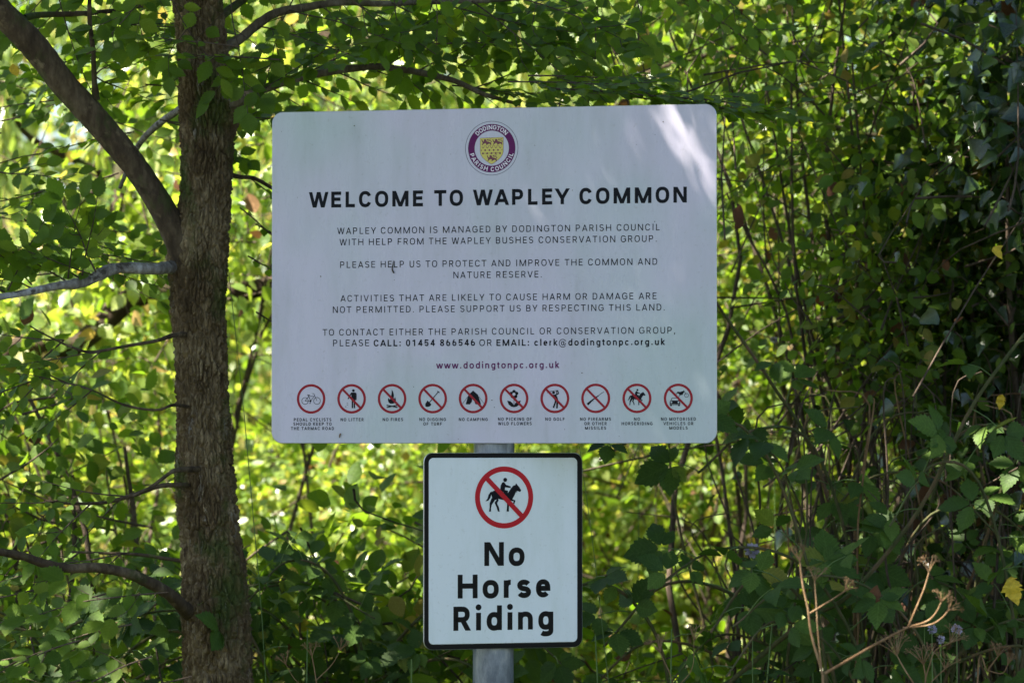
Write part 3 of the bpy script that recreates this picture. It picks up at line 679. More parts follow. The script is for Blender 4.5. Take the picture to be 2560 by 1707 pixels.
    for x, y, r in ((886, 315, 1.6), (1658, 305, 1.5), (1455, 932, 1.4), (704, 329, .9), (744, 494, .9), (915, 339, .8), (1127, 386, .9), (1638, 337, .9), (1592, 362, .9), (1337, 364, .9), (1637, 554, 1.4), (1431, 476, 1.2), (802, 691, 1.7), (1412, 1073, 1), (1146, 1097, .9), (1034, 967, 1), (1230, 1000, 1.3), (1236, 1018, 1.2), (1548, 1090, .9), (986, 700, .8), (945, 880, .8)):
        a = pl.un(x, y); k.disc(a[0], a[1], r * 7.5e-4, 7)
    o = k.build('dirt_speck', M_soil, s); o['kind'] = 'stuff'
    # ---- lower sign
    s2 = empty('no_horse_riding_sign', tuple(LOW.w(0, -LOW.H / 2))); pl = LOW
    tag(s2, 'small white sign with black border reading No Horse Riding below the big panel', 'sign')
    plate('panel', pl, pl.W, pl.H, .0175, 0, -.0035, M_ink2, s2, M_edge)
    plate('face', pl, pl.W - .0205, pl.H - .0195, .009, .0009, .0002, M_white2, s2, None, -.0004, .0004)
    class F2:
        pass
    front = Plane.__new__(Plane); front.__dict__.update(pl.__dict__); front.c = pl.c + pl.n * .0009
    zx = lambda x: 1040 + x / 2.959
    zz = lambda y: 1110 + y / 2.959
    def L2(*r):
        k = Ink(front, .0002); line(k, front, *r); k.build('lettering', M_ink2, s2)['kind'] = 'stuff'
    L2('No', zx(505), zx(800), zz(898), zz(897), 175 / 2.959, .22, .1)
    L2('Horse', zx(308), zx(992), zz(1138), zz(1132), 175 / 2.959, .22, .1)
    L2('Riding', zx(276), zx(1016), zz(1378), zz(1366), 175 / 2.959, .22, .1)
    cx, cy = front.un(zx(652), zz(393)); rad = front.un(zx(652), zz(393 - 229))[1] - cy
    picto(s2, front, cx, cy, rad, rad * .168, M_red2, HORSE, (652, 393), (212, 229), True, 'prohibition_symbol', .92)
    for z in (.28, -.28):
        v = z * pl.H; V = [pl.w(u_, v + dv, h) for h in (-.0035, -.010) for u_, dv in ((-.12, -.011), (.12, -.011), (.12, .011), (-.12, .011))]
        mesh_obj('channel', V, [(0, 1, 2, 3), (7, 6, 5, 4), (0, 4, 5, 1), (1, 5, 6, 2), (2, 6, 7, 3), (3, 7, 4, 0)], M_edge, s2)
    # dried bits stuck on the big sign
    for pts, r, lab in (([(984, 652), (983, 662), (981, 672), (984, 680), (986, 683)], [.0006, .001, .0012, .0018, .0009], 'curled brown twig bit stuck on the word HELP of the big sign'),
                        ([(852, 1083), (850, 1088), (849, 1094)], [.0012, .0014, .0008], 'tiny brown husk stuck near the bottom left corner of the big sign')):
        tb = Tubes(); tb.add([BIG.w(*BIG.un(x, y), .0022) for x, y in pts], r, 6, .2, 3)
        o = tb.build('dried_husk', M_dry if 'husk stuck near' in lab else M_twig); tag(o, lab, 'husk')
signs()

# ================================================================== ELM
def worley(u, v, seed=3):
    """u wraps with period NU cells; returns F2-F1 and F1 of a jittered grid"""
    r = np.random.default_rng(seed); NU, NV = int(round(u.max() + .5)), int(v.max()) + 4
    jx = r.random((NV, NU)); jy = r.random((NV, NU)); iu = np.floor(u).astype(int); iv = np.floor(v).astype(int)
    f1 = np.full(u.shape, 9.0); f2 = np.full(u.shape, 9.0)
    for a in (-1, 0, 1):
        for b in (-1, 0, 1):
            cu = iu + a; cv = np.clip(iv + b, 0, NV - 1)
            dx = cu + jx[cv, cu % NU] - u; dy = cv + jy[cv, cu % NU] - v
            d = np.hypot(dx, dy); f2 = np.where(d < f1, f1, np.minimum(f2, d)); f1 = np.minimum(f1, d)
    return f2 - f1, f1
def vnoise(u, v, nu, seed):
    r = np.random.default_rng(seed); NV = int(v.max()) + 3; g = r.random((NV, nu))
    iu = np.floor(u).astype(int); iv = np.floor(v).astype(int); fu = u - iu; fv = v - iv
    fu = fu * fu * (3 - 2 * fu); fv = fv * fv * (3 - 2 * fv)
    a = g[iv, iu % nu]; b = g[iv, (iu + 1) % nu]; c = g[iv + 1, iu % nu]; d = g[iv + 1, (iu + 1) % nu]
    return (a * (1 - fu) + b * fu) * (1 - fv) + (c * (1 - fu) + d * fu) * fv - .5
def bark_tube(name, path, radii, mat, parent, amp, cell_w, cell_h, sides, step, bumps=(), seed=1, coarse=None):
    """tapered limb whose bark plates and furrows are displaced geometry"""
    path = np.asarray(path, float); radii = np.asarray(radii, float)
    s = np.concatenate([[0], np.cumsum(np.linalg.norm(np.diff(path, axis=0), axis=1))]); L = s[-1]
    if coarse: fine = np.arange(coarse[0], coarse[1], step); ss = np.unique(np.concatenate([np.arange(0, coarse[0], .03), fine, np.arange(coarse[1], L, .03), [L]]))
    else: ss = np.linspace(0, L, int(L / step))
    def interp(q):
        k = 8; q2 = np.interp(np.linspace(0, L, 400), s, q); ker = np.hanning(31); ker /= ker.sum()
        q3 = np.convolve(np.pad(q2, 15, mode='edge') if False else np.pad(q2, 15, mode='reflect', reflect_type='odd'), ker, 'valid'); return np.interp(ss, np.linspace(0, L, 400), q3)
    C = np.stack([interp(path[:, i]) for i in range(3)], 1); rr = interp(radii)
    T = norm(np.gradient(C, axis=0)); ref = np.array([0., 1, 0]); A = norm(np.cross(T, ref)); B = np.cross(T, A)
    th = np.linspace(0, 2 * np.pi, sides, endpoint=False); TH, SS = np.meshgrid(th, ss)
    circ = 2 * np.pi * radii.mean(); nu = max(4, int(circ / cell_w))
    U = TH / (2 * np.pi) * nu; Vv = SS / cell_h + 2
    Uw = U + 1.1 * vnoise(U * .5 * 1, Vv * .9, max(2, nu // 2), seed) + .5 * vnoise(U * 2, Vv * 2.2, nu * 2, seed + 1)
    Uw = Uw % nu; d, f1 = worley(np.minimum(Uw, nu - 1e-6), Vv + .6 * vnoise(U, Vv * 2, nu, seed + 2) + .5, seed + 3)
    plate_ = np.clip(d / .42, 0, 1) ** .7
    fine_n = vnoise(U * 4, Vv * 10, nu * 4, seed + 4) * .5 + vnoise(U * 8, Vv * 24, nu * 8, seed + 5) * .3
    low = vnoise(U * .25 if nu >= 8 else U, SS / .12 + 1, max(2, nu // 4) if nu >= 8 else nu, seed + 6)
    mid = vnoise(U * 1.5, Vv * 3.1, max(4, int(nu * 1.5)), seed + 8)
    disp = amp * (plate_ - .5) + amp * .8 * fine_n * (.5 + plate_) + amp * .25 * mid + amp * 1.1 * low
    for (s0, t0, a, ws, wt) in bumps:
        dt = np.angle(np.exp(1j * (TH - t0))); disp = disp + a * np.exp(-((SS - s0) / ws) ** 2 - (dt / wt) ** 2)
    Rr = rr[:, None] + disp
    V = C[:, None, :] + Rr[..., None] * (np.cos(TH)[..., None] * A[:, None, :] + np.sin(TH)[..., None] * B[:, None, :])
    n = len(ss); i = np.arange(n - 1)[:, None] * sides; j = np.arange(sides)[None, :]; j2 = (j + 1) % sides
    Q = np.stack([i + j, i + j2, i + sides + j2, i + sides + j], -1).reshape(-1, 4)
    return fast_mesh(name, V.reshape(-1, 3), Q, mat, parent, True)

ELM_Y = .28
def spray(tw, L, start, dirv, length, tilt, lsize, step=.022, sidelen=.5, leafy=1.0, rad=.0018):
    """a flat elm spray: a curving twig, alternate side twigs, alternate leaves. tw collects tubes, L collects leaves"""
    start = np.asarray(start, float); d = norm(dirv)
    n = norm(np.array([tilt[0], tilt[1], 1.0])); n = norm(n - d * (n @ d)); side = np.cross(n, d)
    pts = [start]; cur = start.copy(); dd = d.copy(); k = max(4, int(length / .05))
    turn = (rng.random() - .5) * .25
    for i in range(k):
        dd = norm(dd + side * (turn * .4 + (rng.random() - .5) * .28) + n * (rng.random() - .5) * .14 + np.array([0, 0, -.02])); cur = cur + dd * length / k; pts.append(cur.copy())
    p = tw.add(pts, [rad, rad * .35], 5, .25, 3)
    def put(pp, ax, sg, sz):
        ld = norm(ax * .55 + side * sg * (.75 + .3 * rng.random()) + n * (rng.random() - .5) * .35 + np.array([0, 0, -.12]))
        ln = norm(n + .28 * rng.normal(size=3)); L.append((pp, ld, ln, sz))
    def along(q, t0, sz, sg0):
        seg = np.linalg.norm(np.diff(q, axis=0), axis=1); s = np.concatenate([[0], np.cumsum(seg)]); sg = sg0; x = step * t0
        while x < s[-1]:
            pp = np.array([np.interp(x, s, q[:, i]) for i in range(3)]); pn = np.array([np.interp(min(x + .01, s[-1]), s, q[:, i]) for i in range(3)])
            if rng.random() < leafy: put(pp, norm(pn - pp + 1e-6), sg, sz * (.7 + .5 * rng.random()) * (.75 + .25 * x / s[-1]))
            sg = -sg; x += step * (.8 + .4 * rng.random())
        L.append((q[-1], norm(q[-1] - q[-2]), norm(n + .2 * rng.normal(size=3)), sz))
    along(p, 2.5 if length > .2 else 1, lsize, 1)
    if sidelen > 0 and length > .15:
        m = int(length / .055); sg = 1 if rng.random() < .5 else -1
        for i in range(1, m):
            f = i / m; q0 = p[int(f * (len(p) - 1))]; ln = length * sidelen * (1 - .75 * f) * (.6 + .7 * rng.random())
            sd = norm(d * .75 + side * sg * .85 + n * (rng.random() - .5) * .3); sg = -sg
            a = q0 + sd * ln * .5 + side * (rng.random() - .5) * .03 * ln / .1 + np.array([0, 0, -.004]); b = q0 + sd * ln + d * ln * .18
            q = tw.add([q0, a, b], [rad * .55, rad * .25], 4, .2, 3)
            along(q, 1, lsize * .95, 1)

def elm():
    t = empty('elm_tree', tuple(P(545, 1707, ELM_Y) * np.array([1, 1, 0]) + np.array([0, 0, gz(-.55, .28)])))
    tag(t, 'brown furrow-barked elm left of the signs with thick limb leaning upper left', 'tree')
    sc = (ELM_Y - CAM[1]) / FPX
    prof = [(2900, 575, 125), (2500, 560, 92), (1950, 550, 80), (1707, 545, 78), (1560, 541, 77), (1490, 537, 75), (1400, 525, 70), (1260, 515, 68), (1140, 510, 66), (1000, 505, 64), (860, 500, 64), (740, 497, 64), (640, 502, 66), (560, 513, 61), (460, 517, 60), (370, 518, 62), (300, 518, 67), (240, 513, 67), (170, 505, 61), (80, 496, 58), (0, 489, 56), (-120, 484, 55), (-500, 470, 50), (-1400, 430, 42), (-2600, 420, 26), (-3600, 430, 12)]
    path = [P(x, y, ELM_Y) for y, x, r in prof]; rad = [r * sc * .955 for y, x, r in prof]
    s = np.concatenate([[0], np.cumsum(np.linalg.norm(np.diff(np.array(path), axis=0), axis=1))])
    ys = [p_[0] for p_ in prof]; sat = lambda y: float(np.interp(-y, [-v for v in ys], s))
    # theta: 0 = towards A. With T up and ref +Y: A = T x Y = -X ... angles: 0 -> -X, pi -> +X, B = T x A = -Y (towards the camera)
    bumps = [(sat(275), math.pi * .8, .010, .022, .9), (sat(300), math.pi * .95, .010, .018, .5), (sat(325), math.pi * .6, -.003, .010, 1.0), (sat(250), math.pi * .6, -.003, .010, 1.0), (sat(262), math.pi, .006, .03, .6), (sat(620), .1, .010, .06, .5), (sat(668), .0, .006, .03, .5), (sat(1480), math.pi, .007, .12, .6),
             (sat(1395), math.pi / 2, .004, .018, 1.0), (sat(1340), math.pi / 2, -.003, .02, 1.3), (sat(1520), .0, .006, .05, .6), (sat(1172), math.pi * .35, .005, .016, .3), (sat(400), math.pi * .45, .004, .05, .5), (sat(740), math.pi * .3, .003, .05, .5)]
    bark_tube('trunk', path, rad, M_bark, t, .0100, .0078, .036, 300, .0019, bumps, 5, (sat(1850), sat(-120)))
    # the limb to the upper left
    lp = [(505, 720, .28), (470, 650, .27), (418, 540, .26), (375, 470, .25), (330, 405, .24), (240, 300, .22), (163, 217, .20), (85, 112, .18), (10, 40, .16), (-120, -110, .1), (-420, -520, -.1), (-800, -1300, -.4)]
    bark_tube('limb', [P(*q) for q in lp], [.030, .0285, .0255, .0245, .0245, .0255, .0255, .0265, .025, .023, .02, .010], M_limb, t, .0013, .016, .03, 96, .006, [(.31, 1.6, .004, .03, .8), (.50, 1.2, .004, .025, .8), (.42, 4, .003, .03, 1)], 21)
    br = [  # (name, material, [(px, py, Y)...], radii px at this depth)
        ('branch', M_pale, [(510, 670, .33), (455, 668, .295), (418, 669, .24), (380, 672, .18), (300, 670, .15), (262, 680, .13), (225, 700, .12), (185, 710, .1), (140, 715, .08), (80, 728, .06), (0, 742, .02), (-120, 752, -.05)], [24, 21, 16, 14.5, 13.5, 15, 12.5, 13, 10, 9, 8, 5]),
        ('branch', M_limb, [(520, 1565, .30), (480, 1538, .26), (452, 1512, .2), (420, 1482, .15), (365, 1452, .1), (310, 1430, .06), (240, 1418, .02), (170, 1420, 0), (110, 1408, -.03), (50, 1388, -.05), (-60, 1370, -.1)], [26, 22, 17, 15, 14, 12.5, 12.5, 11, 11, 10, 8]),
        ('branch', M_mid, [(560, 262, .26), (605, 248, .26), (640, 230, .28), (720, 203, .3), (810, 182, .32), (925, 167, .33), (990, 172, .34), (1060, 184, .36), (1140, 204, .38), (1210, 236, .4), (1300, 262, .45)], [20, 16, 12, 10, 9.5, 9, 8.5, 8, 7, 6, 4]),
        ('branch', M_mid, [(530, 150, .28), (560, 122, .3), (600, 98, .3), (640, 65, .32), (690, 33, .33), (760, 20, .34), (850, 6, .35), (950, 10, .36), (1050, 6, .4), (1200, 3, .45), (1400, -10, .5)], [17, 13, 12, 12, 11, 10, 9, 8, 7, 6, 4]),
        ('branch', M_limb, [(520, 70, .28), (560, 35, .33), (600, 5, .36), (680, -70, .4), (860, -200, .5)], [15, 11, 10, 9, 6]),
        ('branch', M_limb, [(240, 248, .22), (236, 200, .2), (232, 120, .18), (224, 50, .17), (226, -40, .15), (240, -260, .1)], [10, 6.5, 6, 5.5, 5, 4]),
        ('branch', M_pale, [(470, 262, .36), (440, 280, .42), (400, 308, .5), (360, 345, .55), (335, 385, .6), (300, 470, .65)], [11, 9, 9, 8, 7, 5]),
        ('branch', M_limb, [(60, 45, .2), (100, 38, .25), (190, 35, .3), (260, 30, .35), (330, 20, .38), (430, -5, .38)], [9, 8, 7, 6, 6, 7]),
        ('branch', M_limb, [(490, 836, .28), (436, 838, .2), (390, 852, .15), (310, 866, .12), (230, 880, .1), (180, 868, .08), (120, 840, .05), (75, 815, .02)], [8, 6, 4.5, 4, 3.4, 3, 2.2, 1.5]),
        ('branch', M_limb, [(500, 1172, .24), (450, 1174, .18), (425, 1182, .15), (380, 1215, .12), (330, 1240, .1)], [8, 6.5, 5, 4, 3]),
        ('branch', M_limb, [(490, 1213, .26), (430, 1212, .2), (390, 1217, .18), (330, 1238, .16), (260, 1256, .15), (170, 1258, .12), (110, 1250, .1)], [7, 6, 6, 5.5, 4.5, 3.5, 2]),
        ('branch', M_limb, [(480, 1405, .3), (430, 1398, .32), (340, 1385, .35), (250, 1382, .38), (160, 1378, .4)], [6, 5, 4, 3.5, 2.5]),
        ('branch', M_limb, [(560, 430, .3), (595, 442, .33), (635, 446, .36), (680, 470, .4), (730, 500, .45)], [8, 6, 5, 4.5, 3]),
        ('branch', M_limb, [(490, 1020, .26), (435, 1012, .2), (390, 1025, .18), (310, 1012, .16), (230, 975, .14), (150, 950, .12), (95, 920, .1)], [5, 4, 3.2, 3, 2.5, 2, 1.5]),
        ('branch', M_limb, [(500, -60, .28), (640, -130, .1), (900, -160, -.1), (1300, -150, -.1), (1700, -120, 0)], [16, 13, 10, 8, 5]),
        ('branch', M_limb, [(500, -200, .3), (700, -230, .6), (1100, -230, .9), (1600, -170, 1.1), (2000, -100, 1.2)], [16, 12, 10, 8, 4]),
        ('branch', M_limb, [(470, -100, .28), (330, -170, .4), (120, -190, .5), (-150, -160, .6)], [14, 12, 9, 6]),
    ]
    for nm, mt, q, r in br:
        tb = Tubes(); sides = 16 if max(r) > 9 else 9
        tb.add([P(*a) for a in q], [v * sc for v in r], sides, .10, 5); tb.build(nm, mt, t)
    # sprays
    LV = []
    def sp(px, py, Y, dx, dy, dz, ln, tilt=None, ls=.038, side=.5, leafy=1.0, step=.021):
        tw = Tubes(); tilt = tilt if tilt is not None else (rng.normal() * .4, -.55 + rng.normal() * .35)
        spray(tw, LV, P(px, py, Y), (dx, dy, dz), ln, tilt, .98 * ls * (.85 + .35 * rng.random()), step, side, leafy); tw.build('twig', M_twig, t)
    # over the trunk and just right of it
    sp(700, 150, .12, -1, -.05, .05, .24, (.1, -.25), .034, .45, .95); sp(600, 118, .05, -1, -.1, .06, .2, (-.1, -.3), .036, .5)
    sp(575, 290, .30, 1, .1, -.05, .16, (.0, -.5)); sp(640, 235, .25, .8, -.2, .45, .2, (.2, -.4))
    # along the two right-hand branches
    for px, py in ((660, 222), (740, 200), (820, 180), (900, 170), (960, 170), (1040, 182), (1110, 198), (1180, 222)):
        sp(px, py, .46, .8, rng.normal() * .5, .55 * rng.random() + .05, .2 + .16 * rng.random(), None, .038); sp(px + 20, py, .46, .9, rng.normal() * .5, -.2 - .3 * rng.random(), .10 + .06 * rng.random(), (rng.normal() * .3, -.8), .032)
    for px, py in ((640, 65), (720, 25), (800, 14), (880, 6), (980, 8), (1080, 6), (1180, 4), (1290, -5), (1380, -10)):
        sp(px, py, .33, .8, rng.normal() * .6, -.15 - .35 * rng.random(), .22 + .16 * rng.random(), (rng.normal() * .3, -.8), .038)
    # flat grey-green shelf just above the sign's right half
    for px, py, Y in ((1130, 214, .4), (1270, 205, .1), (1370, 222, .08), (1460, 228, .1), (1560, 240, .12), (1650, 245, .12), (1320, 190, .2), (1080, 110, .3)):
        sp(px, py, Y, 1, rng.normal() * .3, -.03, .26 + .06 * rng.random(), (.05 * rng.normal(), -.22 + .06 * rng.normal()), .044, .6, 1.0, .02)
    # hanging in from the unseen branches along the top edge
    for k in range(21):
        px = -60 + k * 85 + rng.normal() * 20; Y = .05 + .7 * rng.random()
        if px > 1750: continue
        sp(px, -150 + 40 * rng.random(), Y, .5 * rng.normal(), .3 * rng.normal(), -1, .20 + .16 * rng.random(), (rng.normal() * .4, -1.0), .04)
    # left side: off the limb and branches
    for px, py in ((235, 190), (230, 130), (226, 60), (300, 25), (190, 35), (400, 300)):
        for _ in range(2): sp(px, py, .35 + .3 * rng.random(), rng.normal(), rng.normal() * .6, .2 * rng.normal() - .1, .18 + .16 * rng.random(), None, .036)
    for k in range(24):
        px = -40 + 440 * rng.random(); py = 60 + 640 * rng.random() ** .8
        if py > 380 and px > 300: px -= 150
        sp(px, py, .38 + .8 * rng.random(), -.8 if rng.random() < .6 else .8, rng.normal() * .5, -.25 * rng.random(), .16 + .16 * rng.random(), (rng.normal() * .4, -.9 + .4 * rng.normal()), .038, .5, .95)
    for px, py in ((240, 690), (205, 700), (170, 705), (80, 722), (20, 735)):
        sp(px, py, .12, -.7, -.3 * rng.random(), .4 * rng.random() + .1, .17, (rng.normal() * .3, -.7), .042); sp(px, py - 10, .1, .3 * rng.normal(), -.2, .8, .16, (0, -1), .044)
    for px, py in ((310, 1240), (230, 1256), (150, 1250), (250, 880), (160, 850), (230, 975), (120, 935), (60, 1385), (150, 1415), (300, 1385), (200, 1378)):
        sp(px, py, .1, -.8, -.2, .3 * rng.normal(), .16, None, .036); sp(px, py, .15, -.5, .2, -.4, .14, None, .034)
    for px, py in ((680, 470), (720, 495), (625, 446), (600, 520), (640, 560), (620, 640), (640, 780)):
        sp(px, py, .38, .5, .3, -.3, .12, None, .030, .3)
    # lower left foreground branchlets
    for px, py, Y in ((420, 1480, -.2), (330, 1560, -.25), (200, 1600, -.3), (120, 1550, -.2), (380, 1640, -.3), (60, 1640, -.2), (280, 1480, -.1), (480, 1690, -.25), (100, 1470, 0), (200, 1700, -.3)):
        sp(px, py, Y, -.9, -.2, -.25 * rng.random(), .18 + .1 * rng.random(), (.3 * rng.normal(), -.7), .046, .4, .9, .026)
    sv = np.array(SUN)
    def on_sign(c):
        al = ((c - BIG.c) @ BIG.n) / (sv @ BIG.n); p = c - al[:, None] * sv - BIG.c; return p @ BIG.u, p[:, 2]
    a = [np.array(v) for v in zip(*[(l[0], l[1], l[2]) for l in LV])]; sz = np.array([l[3] for l in LV])
    vv = a[0] - CAM; dd = vv @ FWD; qx = 1280 + FPX * (vv @ RIGHT) / dd; qy = 853.5 - FPX * (vv @ UP) / dd
    near_join = (qx > 270) & (qx < 450) & (qy > 330) & (qy < 690) & (np.abs(qy - (150 + 1.0 * qx)) < 190)
    u, v = on_sign(a[0]); u0, v0 = BIG.un(1712, 330); g = ~near_join; dc = rng.random(len(qx))
    g &= ~((np.abs(qx - 500) < 95) & (qy < 255) & (a[0][:, 1] < .33) & (dc < .82))
    for bx, by in (((590, 640, 720, 810, 925, 1060, 1140, 1210), (255, 230, 203, 182, 167, 184, 204, 236)), ((560, 600, 640, 690, 760, 850, 1000), (122, 98, 65, 33, 20, 6, 6))):
        g &= ~((qx > 560) & (qx < 1200) & (np.abs(qy + 10 - np.interp(qx, bx, by)) < 34) & (a[0][:, 1] < .42) & (dc < .8))
    g &= ((u - u0) / .10) ** 2 + ((v - v0) / .13) ** 2 > 1; g |= (a[0][:, 2] < BIG.ztop + .12)  # drops spray leaves that would shade the main fleck
    leaves(t, a[0][g], a[1][g], a[2][g], sz[g], T_ELM, M_elm, 300)
    # unseen crown overhead: leaf density and gaps shaped to shade the signs and place flecks
    n = 15000; q = rng.normal(size=(n * 3, 3)); q = q / np.linalg.norm(q, axis=1)[:, None] * rng.random((n * 3, 1)) ** .4
    c = np.array([-1.0, -.45, 4.7]) + q * np.array([3.3, 1.75, 1.6]); c = c[c[:, 2] > 3.05][:n]
    sv = np.array(SUN); sz = .075 + .03 * rng.random(len(c))
    def on_sign(c):
        al = ((c - BIG.c) @ BIG.n) / (sv @ BIG.n); p = c - al[:, None] * sv - BIG.c; return p @ BIG.u, p[:, 2]
    u, v = on_sign(c); near = (np.abs(u) < .62) & (np.abs(v) < .75)
    far = c[~near]; uf, vf = on_sign(far); u0, v0 = BIG.un(1712, 330); far = far[((uf - u0) / .20) ** 2 + ((vf - v0) / .34) ** 2 > 1]; near = near | (((u - u0) / .20) ** 2 + ((v - v0) / .34) ** 2 <= 1); m0 = int(near.sum()); small = np.repeat(c[near], 26, 0) + rng.normal(size=(m0 * 26, 3)) * .15; ur, vr = on_sign(far); dark = far[(ur > .95) & (ur < 2.4)]; dark = np.repeat(dark, 4, 0); dark = dark + rng.normal(size=dark.shape) * .15  # leaves packed over the sign; dark: extra unseen leaves added to shade the right
    u, v = on_sign(small); keep = np.ones(len(small), bool); close = np.zeros(len(small), bool); dice = rng.random(len(small))
    for px, py, a_, b_, an, kf in ((1712, 335, .040, .020, 56, .10), (1690, 290, .026, .016, 56, .12), (1670, 300, .03, .010, 60, .3), (1552, 312, .030, .009, 58, .3), (1535, 285, .02, .008, 50, .3), (1782, 450, .036, .013, 66, .2), (1722, 428, .014, .007, 70, .2),
            (1425, 560, .03, .008, 45, .3), (1655, 690, .05, .014, 52, .78), (1700, 1010, .04, .012, 52, .8)):
        u0, v0 = BIG.un(px, py); an = math.radians(an); x = (u - u0) * math.cos(an) - (v - v0) * math.sin(an); y = (u - u0) * math.sin(an) + (v - v0) * math.cos(an)
        close |= (x / .16) ** 2 + (y / .10) ** 2 < 1
        keep &= ((x / (a_ + .012)) ** 2 + (y / (b_ + .008)) ** 2 > 1) | (dice < kf)
    third = rng.random(len(small)) < .97; keep &= close | third
    ssz = np.where(close, .021 + .008 * rng.random(len(small)), .034 + .012 * rng.random(len(small)))
    c = np.vstack([far, small[keep], dark]); sz = np.concatenate([sz[~near], ssz[keep], .08 + .03 * rng.random(len(dark))]); keep = np.ones(len(c), bool)
    for (x, y, z, r) in ((.95, .7, 1.15, .05), (.7, .9, 1.5, .05), (1.0, .9, 2.1, .06), (-.2, 1.2, 1.2, .08), (-.9, .9, 1.3, .07), (.3, 1.3, 1.3, .1), (.45, .9, 1.1, .06), (.8, -.7, 1.1, .07), (.55, -.7, 1.2, .05), (-.8, 1.3, 1.8, .1), (1.1, .6, 1.3, .06)):
        vv = c - np.array([x, y, z]); al = vv @ sv; dist = np.linalg.norm(vv - al[:, None] * sv, axis=1); keep &= dist > r + .03  # gaps cut along the sun direction to let flecks reach the undergrowth
    c = c[keep]; sz = sz[keep]; nn = norm(rng.normal(size=c.shape) * .5 + np.array([-.3, -.1, 1])); dd = norm(rng.normal(size=c.shape) + np.array([0, 0, -.3]))
    leaves(t, c, dd, nn, sz, T_HEX, M_elm, 0, T_HEX, 'crown_foliage')
    tb = Tubes()
    for k in range(16):
        a0 = rng.random() * 6.28; s0 = path[-4] * (1 - k / 30) + path[-3] * (k / 30); e = np.array([-1.0, -.15, 4.6]) + np.array([2.4 * math.cos(a0), 1.6 * math.sin(a0), .6 * rng.normal()])
        tb.add([s0, (s0 + e) / 2 + np.array([0, 0, .25]), e], [.02, .006], 7, .15, 4)
    tb.build('crown_branches', M_limb, t)['kind'] = 'stuff'
elm()

# ================================================================== SHRUBS AND TREES BEHIND
def shrub(name, label, cat, blobs, nleaf, size, tmpl, mat, nparts=0, stems=8, clump=.12, low=None, group=None, up=.6, base=None, twigr=.003, stem_mat=None, droop=.25, ncl=None, dead=0, stemr=.012):
    bl = [(np.array(c, float), np.array(r, float)) for c, r in blobs]
    vol = np.array([np.prod(r) for c, r in bl]); pr = vol / vol.sum()
    base = np.array(base if base is not None else (bl[0][0][0], bl[0][0][1], 0.0)); base[2] = gz(base[0], base[1])
    t = empty(name, tuple(base)); tag(t, label, cat, group)
    ncl = ncl or max(30, nleaf // 22); ids = rng.choice(len(bl), ncl, p=pr)
    q = rng.normal(size=(ncl, 3)); q = norm(q) * (rng.random((ncl, 1)) ** .42)
    cc = np.array([bl[i][0] for i in ids]) + q * np.array([bl[i][1] for i in ids]); cc[:, 2] = np.maximum(cc[:, 2], .12)
    out = norm(q * np.array([1, 1, .8]))
    k = rng.integers(ncl, size=nleaf); off = rng.normal(size=(nleaf, 3)) * clump * np.array([1, 1, .55]) * (.5 + rng.random((nleaf, 1)))
    pos = cc[k] + off; pos[:, 2] = np.maximum(pos[:, 2], .08)
    D = norm(.8 * norm(off) + .4 * out[k] + rng.normal(size=(nleaf, 3)) * .5 + np.array([0, 0, -droop]))
    N = norm(np.array([0, 0, up]) + .45 * out[k] + rng.normal(size=(nleaf, 3)) * .45)
    leaves(t, pos, D, N, size * (.55 + .75 * rng.random(nleaf)), tmpl, mat, nparts, low)
    tb = Tubes()
    for i in range(stems):
        e = cc[rng.integers(ncl)]; b = base + np.array([rng.normal() * .08 * (1 + stems / 20), rng.normal() * .08, -.05])
        e2 = e * np.array([.8, .8, 1]) + base * np.array([.2, .2, 0]); m = (b + e2) / 2 + rng.normal(size=3) * .08; m2 = b * .25 + e2 * .75 + rng.normal(size=3) * .05 + np.array([0, 0, .06])
        st = Tubes(); st.add([b, m, m2, e], [stemr * (.6 + .6 * rng.random()), stemr * .3], 7, .15, 4); st.build('stem', stem_mat or M_twig, t)
    for c in cc[: min(ncl, 500)]:
        a = c + rng.normal(size=3) * .18 + np.array([0, 0, -.15]); tb.add([a, (a + c) / 2 + rng.normal(size=3) * .03, c + rng.normal(size=3) * .05], [twigr, twigr * .4], 4, 0, 2)
    o = tb.build('twigs', stem_mat or M_twig, t); o['kind'] = 'stuff'; o.name = 'twigs'
    if dead:
        kk = rng.integers(ncl, size=dead); pp = cc[kk] + rng.normal(size=(dead, 3)) * .1
        leaves(t, pp, rng.normal(size=(dead, 3)) + np.array([0, 0, -1]), rng.normal(size=(dead, 3)), size * (.7 + .6 * rng.random(dead)), T_DEAD, M_dead, 0, T_OV, 'dead_leaves')
    return t
FRONT = -1
# ivy-clad thicket down the right side
shrub('ivy_thicket', 'dense dark glossy ivy thicket filling the upper right corner', 'ivy', [((1.38, 1.05, 2.15), (.48, .5, .75)), ((1.18, 1.25, 1.75), (.42, .45, .4)), ((1.1, .95, 2.35), (.30, .35, .42))], 8000, .046, T_IVY, M_ivy, 300, 22, .085, T_IVY, None, .4, (1.2, 1.2, 0), .003, None, .9, None, 40, .014)
shrub('ivy_thicket', 'dark twiggy thicket with brown dead leaves right of the big sign, above the brambles', 'ivy', [((1.0, 1.15, 1.35), (.45, .4, .45)), ((1.35, 1.1, 1.3), (.5, .4, .5))], 1900, .042, T_IVY, M_ivy, 160, 46, .12, T_IVY, None, .3, (1.15, 1.15, 0), .0025, None, .7, 240, 160, .006)
shrub('privet_bush', 'small-leaved green bush behind the upper right of the big sign', 'bush', [((.65, 2.5, 2.35), (.5, .45, .5)), ((1.05, 2.3, 2.1), (.5, .5, .6)), ((.55, 2.3, 1.8), (.4, .4, .4))], 9000, .030, T_OV, M_bush, 200, 9, .07, T_HEX, None, .6, (.7, 2.0, 0), .0022)
